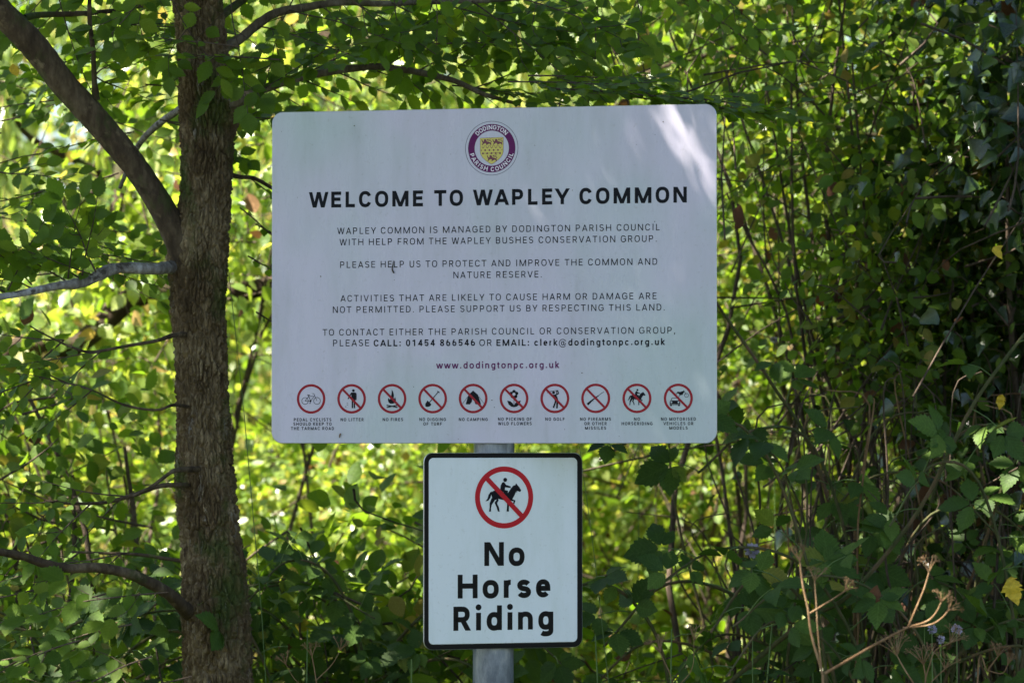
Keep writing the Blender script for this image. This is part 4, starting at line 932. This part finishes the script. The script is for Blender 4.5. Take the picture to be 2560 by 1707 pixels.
shrub('blackthorn_bush', 'mid-green small-leaved bush reaching the right edge of the big sign', 'bush', [((.80, 1.15, 2.15), (.34, .4, .5)), ((.82, 1.05, 1.8), (.22, .3, .25)), ((.55, 1.3, 2.55), (.4, .35, .22))], 4200, .034, T_OV, M_bush, 300, 16, .075, T_HEX, None, .5, (.85, 1.2, 0), .0022, None, .5, None, 60, .008)
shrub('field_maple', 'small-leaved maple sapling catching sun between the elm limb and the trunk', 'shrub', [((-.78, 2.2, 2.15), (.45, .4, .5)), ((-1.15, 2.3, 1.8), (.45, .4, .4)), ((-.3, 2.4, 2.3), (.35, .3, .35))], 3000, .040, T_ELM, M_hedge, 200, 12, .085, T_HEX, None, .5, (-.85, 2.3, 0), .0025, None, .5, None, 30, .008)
# low undergrowth, shaded, in front
shrub('hazel_shrub', 'shaded leafy shrub at the lower left behind the elm branches', 'shrub', [((-.95, 1.0, 1.05), (.55, .4, .4)), ((-.55, 1.15, .85), (.45, .35, .35)), ((-1.2, 1.1, 1.5), (.4, .3, .3))], 5200, .042, T_ELM, M_bush, 300, 12, .10, T_ELML, None, .5, (-.9, 1.1, 0), .003, None, .4, None, 30)
shrub('dogwood_shrub', 'dark green shrub between the elm trunk and the small sign', 'shrub', [((-.28, 1.05, 1.1), (.32, .35, .42)), ((-.15, 1.1, .8), (.4, .3, .3))], 2300, .050, T_OV, M_bush, 180, 8, .09, T_LOW, None, .5, (-.25, 1.1, 0), .003, None, .4, None, 20)
shrub('young_elm', 'young elm growth with small serrated leaves right of the small sign', 'shrub', [((.45, .95, .95), (.3, .35, .25)), ((.3, 1.0, .8), (.4, .3, .3))], 1200, .042, T_ELM, M_elm, 150, 8, .09, T_ELML, None, .5, (.4, 1.0, 0), .0025, None, .4, None, 20)
# the sunlit hedge behind
hedge = [((-1.75, 3.0), (.75, .6, .95), .9, 'sunlit hedge shrub at the far left edge behind the elm limb'), ((-.95, 3.3), (.7, .6, .85), .85, 'sunlit hedge shrub seen between the elm limb and the trunk'),
         ((-.2, 3.1), (.65, .6, .95), .9, 'sunlit hedge shrub behind the left end of the big sign'), ((.5, 3.4), (.7, .6, 1.1), 1.1, 'sunlit hedge shrub behind the small sign'),
         ((1.15, 3.1), (.65, .6, 1.1), 1.2, 'bright sunlit hedge shrub seen past the right edge of the big sign'), ((1.85, 3.2), (.7, .6, 1.3), 1.3, 'hedge shrub behind the ivy thicket on the right')]
for (c, r, zc, lab) in hedge:
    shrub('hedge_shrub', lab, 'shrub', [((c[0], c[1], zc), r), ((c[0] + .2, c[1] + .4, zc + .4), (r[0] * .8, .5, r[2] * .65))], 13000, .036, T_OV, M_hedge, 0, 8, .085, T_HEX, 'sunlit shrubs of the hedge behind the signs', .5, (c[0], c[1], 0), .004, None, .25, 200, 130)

def willow():
    t = empty('willow_tree', (-1.6, 5.2, gz(-1.6, 5.2))); tag(t, 'pale sunlit willow with long narrow drooping leaves behind the elm at upper left', 'tree')
    tb = Tubes(); tb.add([(-2.7, 5.4, -.1), (-2.6, 5.3, 1.0), (-2.35, 5.2, 2.3), (-1.9, 5.1, 3.8), (-1.2, 5.0, 5.2)], [.16, .14, .12, .09, .05], 18, .06, 6); tb.build('trunk', M_moss, t)
    pos = []; D = []; tw = Tubes()
    for k in range(270):
        x = -2.3 + 3.1 * rng.random(); y = 2.7 + 2.2 * rng.random(); z = 2.1 + 2.0 * rng.random() + (.5 if x > .2 else 0); ln = .5 + .9 * rng.random()
        dx, dy = rng.normal() * .22, rng.normal() * .22; pts = []
        for i in range(8):
            f = i / 7; pts.append((x + dx * ln * (f * 1.4 - f * f * .6), y + dy * ln * f, z - ln * (f * f * .7 + f * .3)))
        if k < 260: tw.add(pts, [.0025, .0012], 4, 0, 1)
        pts = np.array(pts); m = int(ln / .018)
        for i in range(m):
            f = (i + rng.random()) / m * 6.99; j = int(f); p = pts[j] * (1 - f + j) + pts[j + 1] * (f - j); pos.append(p); D.append(norm(pts[j + 1] - pts[j]) * .9 + rng.normal(size=3) * .42 + np.array([0, 0, -.25]))
    pos = np.array(pos); D = norm(np.array(D)); N = norm(rng.normal(size=pos.shape) + np.array([-.3, -.2, .3]))
    leaves(t, pos, D, N, .085 + .05 * rng.random(len(pos)), T_WIL, M_willow, 0, T_WIL)
    tw.build('strands', M_dry, t)['kind'] = 'stuff'
willow()
def bough():
    t = empty('leaning_willow', (-2.4, 2.2, gz(-2.4, 2.2))); tag(t, 'old mossy bough lying low across the hedge behind the elm trunk', 'tree')
    sc = (2.75 - CAM[1]) / FPX * .86
    P = lambda x, y, Y: globals()['P'](x, y, Y + .5)
    tb = Tubes(); tb.add([P(q[0], q[1], q[2] - .6) for q in ((-700, 1500, 2.0), (-250, 1180, 2.1), (-60, 950, 2.1), (40, 872, 2.15), (110, 862, 2.15), (180, 868, 2.2), (250, 815, 2.25), (320, 752, 2.3), (410, 722, 2.3), (520, 735, 2.3), (640, 722, 2.3), (760, 700, 2.35), (980, 690, 2.4))], [v * sc for v in (60, 50, 38, 32, 28, 27, 30, 32, 30, 28, 26, 24, 14)], 20, .09, 5); tb.build('trunk', M_moss, t)
    for q, r in (([(200, 850, 2.2), (165, 800, 2.2), (135, 740, 2.25), (118, 690, 2.3), (130, 560, 2.4)], [16, 14, 12, 9, 6]), ([(130, 860, 2.15), (60, 900, 2.05), (0, 935, 1.95), (-80, 990, 1.8)], [18, 15, 14, 12]),
                 ([(160, 860, 2.2), (140, 960, 2.2), (120, 1080, 2.2), (130, 1300, 2.2)], [14, 10, 9, 8]), ([(270, 800, 2.3), (285, 560, 2.5), (300, 430, 2.6), (255, 360, 2.7)], [16, 20, 22, 10]),
                 ([(300, 470, 2.6), (215, 415, 2.5), (140, 380, 2.4), (60, 330, 2.3), (20, 250, 2.2)], [16, 14, 11, 9, 7]), ([(150, 480, 1.6), (178, 520, 1.6), (235, 478, 1.6), (285, 440, 1.6)], [7, 8, 7, 5])):
        tb = Tubes(); tb.add([P(*a) for a in q], [v * sc for v in r], 12, .12, 5); tb.build('branch', M_moss, t)
bough()
def far_branches():
    t = empty('hawthorn_tree', (1.9, 2.7, gz(1.9, 2.7))); tag(t, 'hawthorn with thin dark branches crossing the leaves above the big sign', 'tree')
    sc = (2.5 - CAM[1]) / FPX
    tb = Tubes(); tb.add([(1.9, 2.7, -.1), (1.88, 2.7, .8), (1.8, 2.68, 1.8), (1.72, 2.6, 2.8), (1.6, 2.6, 4.0)], [.06, .055, .05, .04, .02], 14, .08, 5); tb.build('trunk', M_moss, t)
    for q, r in (([(2250, 330, 2.6), (2150, 300, 2.5), (2050, 270, 2.4), (1930, 165, 2.3), (1860, 118, 2.3), (1790, 135, 2.2), (1720, 150, 2.2), (1640, 175, 2.2), (1570, 205, 2.2)], [10, 9, 8, 8, 7.5, 6, 6, 5, 3]),
                 ([(2300, 150, 2.6), (2100, 120, 2.5), (1990, 40, 2.4), (1960, -40, 2.4)], [9, 8, 9, 9]), ([(1990, 40, 2.4), (1930, 20, 2.4), (1915, 30, 2.4)], [7, 6, 4]), ([(2200, 340, 1.8), (2120, 330, 1.8), (2020, 290, 1.8), (1950, 265, 1.8)], [6, 7, 7, 4]),
                 ([(2300, 245, 2.0), (2240, 250, 1.9), (2100, 232, 1.9), (1960, 265, 1.8)], [3, 3, 2.5, 2]), ([(2480, 235, 1.2), (2400, 245, 1.2), (2300, 262, 1.2), (2200, 255, 1.3)], [6, 5, 4, 3]),
                 ([(700, 60, 3.0), (760, 80, 3.0), (830, 115, 3.0), (870, 125, 3.1)], [24, 30, 32, 14]), ([(900, 110, 3.0), (960, 85, 3.1), (1020, 72, 3.2)], [12, 10, 8])):
        tb = Tubes(); tb.add([P(*a) for a in q], [v * sc for v in r], 10, .12, 5); tb.build('branch', M_moss, t)
    n = 3800; ids = rng.random(n); c = np.array([1.5, 2.6, 2.9]) + norm(rng.normal(size=(n, 3))) * rng.random((n, 1)) ** .4 * np.array([1.2, .6, .8]); c = c[c[:, 2] > 1.9]; n = len(c)
    leaves(t, c, rng.normal(size=(n, 3)) + np.array([0, 0, -.3]), rng.normal(size=(n, 3)) * .5 + np.array([0, 0, .8]), .04 + .02 * rng.random(n), T_OV, M_bush, 0, T_LOW)
far_branches()
def tree(x, y, h, cr, n, label, ls=.075, mat=None, thick=.14):
    t = empty('tree', (x, y, gz(x, y))); tag(t, label, 'tree', 'trees standing behind the hedge')
    tb = Tubes(); l = rng.normal() * .4; tb.add([(x, y, -.1), (x + l * .2, y, h * .2), (x + l * .5, y, h * .5), (x + l, y, h * .95)], [thick, thick * .85, thick * .6, thick * .15], 14, .1, 6); tb.build('trunk', M_moss, t)
    lb = Tubes()
    for k in range(14):
        z = h * (.15 + .6 * rng.random()); a = rng.random() * 6.28; rr = cr * (.5 + .5 * rng.random()); lb.add([(x + l * .3, y, z), (x + rr * .5 * math.cos(a), y + rr * .5 * math.sin(a), z + .3), (x + rr * math.cos(a), y + rr * math.sin(a), z + .5 * rng.random())], [thick * .3, thick * .08], 6, .1, 3)
    lb.build('limbs', M_moss, t)['kind'] = 'stuff'
    n = int(n * 1.7); ncl = 105; q = norm(rng.normal(size=(ncl, 3))) * rng.random((ncl, 1)) ** .38; cc = np.array([x + l * .5, y, h * .55]) + q * np.array([cr, cr, h * .5]); cc[:, 2] = np.maximum(cc[:, 2], .5)
    k = rng.integers(ncl, size=n); off = rng.normal(size=(n, 3)) * .26; p = cc[k] + off
    leaves(t, p, rng.normal(size=(n, 3)) + np.array([0, 0, -.5]), rng.normal(size=(n, 3)) * .6 + np.array([0, 0, .8]), ls * (.6 + .8 * rng.random(n)), T_OV, mat or M_hedge, 0, T_HEX, 'crown')
for x, y, h, cr, n, lab in ((-3.4, 7.5, 6, 1.7, 6500, 'bright green tree at the far left beyond the willow'), (-.9, 8.6, 5.2, 1.5, 5500, 'sunlit tree seen just right of the elm trunk above the sign'), (.9, 7.6, 5.5, 1.5, 6500, 'sunlit tree beyond the hedge above the middle of the big sign'),
                            (2.6, 7.8, 6, 1.7, 6500, 'tree beyond the hawthorn behind the ivy at the right'), (-2.2, 11, 7, 2.0, 6500, 'farther tree in gaps of the willow at upper left'), (1.8, 12, 7, 2.2, 6500, 'farther tree in gaps above the right half of the sign')):
    tree(x, y, h, cr, n, lab)
def far_wood():
    n = 26000; x = -14 + 28 * rng.random(n); y = 15 + 5 * rng.random(n) + 1.5 * np.sin(x); z = (2.9 + .8 * np.sin(x * .9 + 1) + .8 * np.sin(x * 2.3)) * rng.random(n) ** .8
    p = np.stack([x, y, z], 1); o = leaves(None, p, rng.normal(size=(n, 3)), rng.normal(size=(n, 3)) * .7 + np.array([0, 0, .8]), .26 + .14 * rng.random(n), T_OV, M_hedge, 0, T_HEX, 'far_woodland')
    tag(o, 'far sunlit edge of woodland showing through gaps in the hedge', 'woodland', None, 'stuff')
far_wood()

# ================================================================== BRAMBLES, NETTLES, DRY STALKS
def bramble(label, canes, mat, nparts, yellow=None, dens=1.0, ls=.058):
    c0 = np.array(canes[0][0][0]); b = np.array([c0[0], c0[1], gz(c0[0], c0[1])]); t = empty('bramble', tuple(b)); tag(t, label, 'bramble', None)
    L = []; pet = Tubes()
    for pts, r in canes:
        tb = Tubes(); p = tb.add(pts, [r, r * .6], 9, .06, 6)
        # thorns
        tb.build('cane', M_cane, t)
        seg = np.linalg.norm(np.diff(p, axis=0), axis=1); s = np.concatenate([[0], np.cumsum(seg)]); x = .05
        while x < s[-1]:
            q = np.array([np.interp(x, s, p[:, i]) for i in range(3)]); a = rng.random() * 6.28
            d = norm(np.array([math.cos(a) * .7, -.65 + .5 * math.sin(a), .35 + .5 * rng.normal() * .6])); ln = .05 + .05 * rng.random(); e = q + d * ln + np.array([0, 0, -.01])
            pet.add([q, (q + e) / 2 + np.array([0, 0, .006]), e], [.0013, .0008], 4, 0, 2)
            n = norm(np.array([rng.normal() * .6, -.5 + rng.normal() * .5, .7])); dd = norm(d - n * (d @ n)); sd = np.cross(n, dd); sz = ls * (.65 + .5 * rng.random())
            for ang, f in ((0, 1.1), (1.25, .9), (-1.25, .9)) + (((2.0, .6), (-2.0, .6)) if rng.random() < .3 else ()):
                ld = norm(dd * math.cos(ang) + sd * math.sin(ang) + np.array([0, 0, -.15])); L.append((e + ld * .006, ld, norm(n + rng.normal(size=3) * .22), sz * f))
            x += (.045 + .04 * rng.random()) / dens
    pet.build('leaf_stalks', M_green, t)['kind'] = 'stuff'
    a = [np.array(v) for v in zip(*[(l[0], l[1], l[2]) for l in L])]; sz = np.array([l[3] for l in L])
    leaves(t, a[0], a[1], a[2], sz, T_BR, mat, nparts)
    return t
T_BR = leaf_template(.38, 'elm')
def cane(*q): return [tuple(P(*a)) for a in q]
def rcanes(n, x0, x1, y0, y1, Y0, Y1, up=True):
    out = []
    for k in range(n):
        x = x0 + (x1 - x0) * rng.random(); y = y0 + (y1 - y0) * rng.random(); Y = Y0 + (Y1 - Y0) * rng.random(); s = -1 if rng.random() < .6 else 1; ln = 300 + 300 * rng.random()
        out.append((cane((x, 1900 + 300 * rng.random(), Y + .1), (x + s * ln * .1, (1900 + y) / 2, Y + .05), (x + s * ln * .35, y + 30, Y), (x + s * ln * .7, y - 10, Y - .05), (x + s * ln, y + 70 + 80 * rng.random(), Y - .1)), .003 + .0015 * rng.random()))
    return out
bramble('bramble with long arching cane rising to the right edge at lower right', [(cane((1500, 2000, .55), (1760, 1760, .5), (2000, 1560, .45), (2130, 1480, .42), (2300, 1270, .4), (2440, 1000, .38), (2620, 760, .4)), .0055)] + rcanes(13, 2050, 2650, 1050, 1620, .15, .7), M_bramble, 300, None, .66)
bramble('bramble with leafy canes beside the lower right corner of the big sign', [(cane((2150, 1900, .7), (2120, 1500, .7), (2040, 1150, .65), (1930, 960, .6), (1820, 800, .6), (1780, 740, .55)), .0045), (cane((2050, 1900, .7), (2030, 1400, .7), (1950, 1160, .65), (1850, 1080, .6), (1790, 1030, .55)), .003)] + rcanes(5, 1850, 2350, 950, 1500, .45, .95), M_bramble, 240, None, .6, .050)
bramble('low bramble tangle along the bottom edge right of the small sign', rcanes(8, 1550, 2250, 1450, 1640, .1, .7), M_bramble, 200, None, .7, .055)
bramble('low bramble leaves under the elm at the bottom left', rcanes(11, -50, 420, 1450, 1680, .35, .8), M_bramble, 160, None, .9, .055)
bramble('bramble shoots at the bottom between the elm trunk and the small sign', rcanes(9, 620, 1020, 1400, 1660, .4, .9), M_bramble, 150, None, .9, .05)

def dead_canes():
    b = P(2200, 1707, .8); t = empty('dead_bramble', (b[0], b[1], gz(b[0], b[1]))); tag(t, 'tangle of leafless brown upright canes behind the brambles at lower right', 'bramble')
    for k in range(70):
        x = 1800 + 780 * rng.random(); Y = .45 + .7 * rng.random(); top = 850 + 520 * rng.random(); l = rng.normal() * 130; l2 = l + rng.normal() * 90
        tb = Tubes(); tb.add([P(x, 2050, Y), P(x + l * .3 + rng.normal() * 15, 1650, Y + .03), P(x + l * .7 + rng.normal() * 20, (1650 + top) / 2, Y), P(x + l + rng.normal() * 20, top + 60, Y), P(x + l2, top + 30 * rng.random(), Y)], [.0034 * (.5 + .8 * rng.random()), .0012], 5, .15, 4)
        tb.build('cane', (M_twig, M_cane, M_dry)[int(rng.random() ** 1.5 * 3)], t)
dead_canes()
def nettle(x, y, h, label, lean=0):
    z0 = gz(x, y); t = empty('nettle', (x, y, z0)); tag(t, label, 'nettle', 'stinging nettles below the signs')
    tb = Tubes(); pts = [(x, y, z0), (x + lean * .3, y, z0 + h * .5), (x + lean, y, z0 + h)]; p = tb.add(pts, [.0035, .0015], 6, 0, 5); tb.build('stem', M_green, t)
    P_, D_, N_, S_ = [], [], [], []; k = 0; z = .35
    while z < .995:
        q = p[int(z * (len(p) - 1))]; a0 = (k % 2) * 1.57 + rng.normal() * .3; sz = .085 * (1.25 - z) ** .6 * (.8 + .3 * rng.random())
        for s in (0, math.pi):
            a = a0 + s; d = norm((math.cos(a), math.sin(a), -.25 + .3 * rng.random())); P_.append(q + d * .012); D_.append(d); N_.append(norm(np.array([0, 0, 1.]) + .25 * rng.normal(size=3) - np.array([0, .3, 0]))); S_.append(sz)
        k += 1; z += .05
    leaves(t, P_, D_, N_, S_, T_NET, M_nettle, 300)
nl = [(-.30, 'left-most of the nettles under the big sign'), (-.2, 'nettle just left of the small sign'), (.20, 'nettle just right of the small sign'), (.30, 'second nettle right of the small sign'), (.44, 'third nettle right of the small sign, taller'), (.62, 'nettle at the bottom below the brambles'), (-.42, 'nettle beside the elm trunk foot')]
for i, (x, lab) in enumerate(nl): nettle(x, .25 + .3 * rng.random(), 1.12 + .12 * rng.random() - (.0 if x > 0 else .03), lab, rng.normal() * .05)

def umbel(tb, c, d, n, ln, r=.0008, sub=True):
    ln *= .66; n = max(6, n - 2)
    d = norm(d); a_ = norm(np.cross(d, [.3, 1, .2])); b_ = np.cross(d, a_); c = np.array(c)
    for i in range(n):
        a = 6.283 * i / n + rng.normal() * .2; e = c + (d * (.75 + .2 * rng.random()) + (a_ * math.cos(a) + b_ * math.sin(a)) * (.35 + .45 * rng.random())) * ln
        tb.add([c, (c + e) / 2 + d * ln * .06, e], [r, r * .7], 5, 0, 2)
        if sub:
            for j in range(5):
                f = e + norm(norm(e - c) + rng.normal(size=3) * .55) * ln * .34; tb.add([e, f], [r * .4, r * .35], 4, 0, 1); tb.add([f, f + norm(f - e) * .002], [.0007, .0005], 5, 0, 1)
def dry(label, Y, stems, umbels):
    b = P(stems[0][0][0][0], 2400, Y); b = np.array([b[0], b[1], gz(b[0], b[1])]); t = empty('dried_umbellifer', tuple(b)); tag(t, label, 'dried plant', None)
    for q, r in stems:
        tb = Tubes(); r *= .78; tb.add([P(a, c, Y + (d if d else 0)) for a, c, d in q], [r, r * .7], 9, .05, 5); tb.build('stalk', M_dry, t)
    for (px, py, dy, dx, dz, n, ln) in umbels:
        tb = Tubes(); umbel(tb, P(px, py, Y + dy), (dx, -.1, dz), n, ln); tb.build('seed_head', M_dry, t)
Z8 = lambda x, y, d=0: (1760 + x / 2.765, 1140 + y / 2.765, d)
dry('tan dried umbellifer stalk forking widely in front of the brambles', -.75, [([(2062, 2600, 0), (2060, 1900, 0), Z8(822, 1505)], .0042), ([Z8(820, 1500), Z8(760, 1300), Z8(733, 1180), Z8(718, 1050), Z8(685, 900), Z8(662, 730)], .0030), ([Z8(815, 1480), Z8(790, 1250), Z8(775, 1000), Z8(765, 860)], .0018),
    ([Z8(835, 1500), Z8(1000, 1405), Z8(1200, 1290), Z8(1412, 1180)], .0034), ([Z8(1410, 1180), Z8(1470, 1040), Z8(1520, 920), Z8(1555, 805)], .0022), ([Z8(1415, 1180), Z8(1540, 1140), Z8(1600, 1085), Z8(1640, 1010)], .0022), ([Z8(1415, 1182), Z8(1560, 1165), Z8(1640, 1120), Z8(1690, 1065)], .0020), ([Z8(730, 1085), Z8(820, 1030), Z8(900, 980), Z8(975, 930)], .0020)],
    [(*Z8(662, 730)[:2], 0, -.1, 1, 9, .035), (*Z8(765, 860)[:2], 0, .1, 1, 8, .03), (*Z8(1555, 805)[:2], 0, .0, 1, 9, .034), (*Z8(1640, 1010)[:2], 0, .2, 1, 8, .026), (*Z8(1690, 1065)[:2], 0, .7, .7, 8, .026), (*Z8(975, 930)[:2], 0, .6, 1, 7, .025)])
dry('orange-brown dried umbellifer with spread seed heads at the bottom edge', -.35, [([(2300, 2600, 0), (2290, 1800, 0), Z8(1530, 1570), Z8(1518, 1440)], .0024), ([Z8(1450, 1570), Z8(1380, 1460), Z8(1335, 1378)], .0020), ([Z8(1530, 1540), Z8(1560, 1440), Z8(1600, 1340), Z8(1700, 1290)], .0017), ([Z8(1570, 1560), Z8(1620, 1510), Z8(1665, 1470)], .0015)],
    [(*Z8(1518, 1440)[:2], 0, -.1, 1, 12, .045), (*Z8(1335, 1378)[:2], 0, -.2, 1, 12, .05), (*Z8(1700, 1290)[:2], 0, .6, .8, 9, .04), (*Z8(1665, 1470)[:2], 0, .3, 1, 9, .035)])
dry('dried umbellifer with tight seed head in the bottom right corner', -.3, [([(2440, 2600, 0), Z8(1890, 1575), Z8(1960, 1480), Z8(2030, 1385)], .0022), ([Z8(1960, 1480), Z8(2060, 1500), Z8(2100, 1440)], .0014)], [(*Z8(2030, 1385)[:2], 0, .1, 1, 10, .03), (*Z8(2100, 1440)[:2], 0, .3, 1, 9, .026)])
dry('thin dried umbellifer beside the foot of the elm', -.15, [([(800, 2500, 0), (795, 1800, 0), (790, 1700, 0), (780, 1640, 0)], .0016), ([(790, 1700, 0), (830, 1660, 0), (850, 1625, 0)], .001), ([(795, 1750, 0), (740, 1700, 0), (715, 1660, 0)], .001)], [(780, 1640, 0, -.1, 1, 7, .032), (850, 1625, 0, .3, 1, 6, .026), (715, 1660, 0, -.4, 1, 6, .026)])
dry('thin dried umbellifer right of the small sign', -.1, [([(1700, 2500, 0), (1690, 1800, 0), (1680, 1700, 0), (1650, 1630, 0)], .0014), ([(1690, 1720, 0), (1730, 1670, 0), (1735, 1600, 0)], .001)], [(1650, 1630, 0, -.3, 1, 10, .04), (1735, 1600, 0, .1, 1, 9, .035)])

def flower(px, py, Y, r, label):
    c = P(px, py, Y); b = np.array([c[0] - .02, c[1], gz(c[0], c[1])]); t = empty('scabious', tuple(b)); tag(t, label, 'flower', 'pale lilac flower heads')
    tb = Tubes(); tb.add([tuple(b), tuple((b + c) / 2 + np.array([.01, 0, 0])), tuple(c)], [.0015, .001], 5, 0, 5); tb.build('stem', M_green, t)
    n = 34; d = norm(rng.normal(size=(n, 3)) * np.array([1, 1, .8])); leaves(t, c + d * r * .45, d, norm(rng.normal(size=(n, 3))), r * .75, T_OV, M_lilac, n, T_OV, 'petals', 'petal')
for px, py, Y, r, lab in ((1880, 1375, .3, .014, 'pale lilac flower head right of the small sign'), (2330, 1572, .2, .009, 'small pale flower among the brambles, left of two'), (2392, 1572, .2, .010, 'small pale flower among the brambles, right of two'), (2352, 1598, .2, .008, 'small pale flower below the other two among the brambles'), (1935, 850, 1.4, .008, 'tiny lilac flower right of the big sign'), (1595, 175, 1.6, .011, 'pinkish flower above the big sign')):
    flower(px, py, Y, r, lab)
def single(name, px, py, Y, size, d, n, mat, tmpl, label, cat):
    V = tmpl[0].copy(); V[:, 0] *= 1 + .35 * (rng.random(len(V)) - .5); V[:, 2] += .16 * (rng.random(len(V)) - .5) + .5 * V[:, 0] ** 2; V[:, 0] += .10 * np.sin(V[:, 1] * 4); V *= size; X, D_, Z_ = frames(np.array([d], float), np.array([n], float)); c = P(px, py, Y)
    W = V[:, 0:1] * X + V[:, 1:2] * D_ + V[:, 2:3] * Z_
    o = mesh_obj(name, W, [tuple(int(i) for i in q) for q in tmpl[1]], mat, None, True); o.location = c; tag(o, label, cat)
single('yellow_leaf', 2528, 1440, .15, .055, (.15, -.2, -1), (.2, -1, .1), M_yellow, T_ELM, 'bright yellow autumn leaf caught in the bramble by the right edge', 'leaf')
single('withered_leaf', 2192, 1462, .2, .045, (-.1, -.2, -1), (.5, -1, 0), M_dead, T_DEAD, 'curled grey-brown withered leaf hanging among the low brambles', 'leaf')
single('withered_leaf', 1852, 512, .45, .050, (-.15, 0, -1), (.7, -1, 0), M_dead, T_DEAD, 'dark brown withered leaf hanging just right of the big sign', 'leaf')
single('yellow_leaf', 2490, 615, .5, .03, (.4, -.2, -1), (.2, -1, .3), M_yellow, T_IVY, 'ochre yellow leaf in the ivy near the right edge', 'leaf')
single('yellow_leaf', 32, 160, .1, .025, (.3, 0, -1), (.2, -1, .3), M_yellow, T_OV, 'small orange leaf by the limb in the upper left corner', 'leaf')
single('yellow_leaf', 2505, 985, .4, .03, (-.2, 0, -1), (.6, -1, .3), M_yellow, T_ELM, 'half yellow leaf in the bramble at the right', 'leaf')

# grass and litter
def grass():
    n = 16000; x = -3 + 6 * rng.random(n); y = -1.6 + 4.2 * rng.random(n); z = np.array([gz(a, b) for a, b in zip(x, y)]) - .02
    p = np.stack([x, y, z], 1); d = rng.normal(size=(n, 3)) * .28 + np.array([0, 0, 1]); h = .25 + .45 * rng.random(n) + np.where(y > .3, .35 * rng.random(n), 0)
    V = np.array([(-.011, 0, 0), (.011, 0, 0), (-.009, .5, -.02), (.009, .5, -.02), (-.001, 1, -.16), (.001, 1, -.16)], float); Q = np.array([(0, 1, 3, 2), (2, 3, 5, 4)])
    o = leaves(None, p, d, rng.normal(size=(n, 3)), h, (V, Q), M_grass, 0, (V, Q), 'grass'); tag(o, 'long rough grass growing under the signs and shrubs', 'grass', None, 'stuff')
grass()
def tall_grass():
    for x, yy, h, lab in ((650, .3, 1.9, 'tall grass stalk just right of the elm trunk'), (1530, .4, 1.55, 'thin pale grass stalk beside the small sign')):
        b = P(x + 20, 2500, yy); b[2] = gz(b[0], b[1]); tb = Tubes(); tb.add([b, b + np.array([.0, 0, h * .5]), b + np.array([-.04, 0, h * .8]), b + np.array([-.08, 0, h])], [.0013, .0007], 5, 0, 5)
        o = tb.build('grass_stalk', M_green); tag(o, lab, 'grass stalk')
tall_grass()
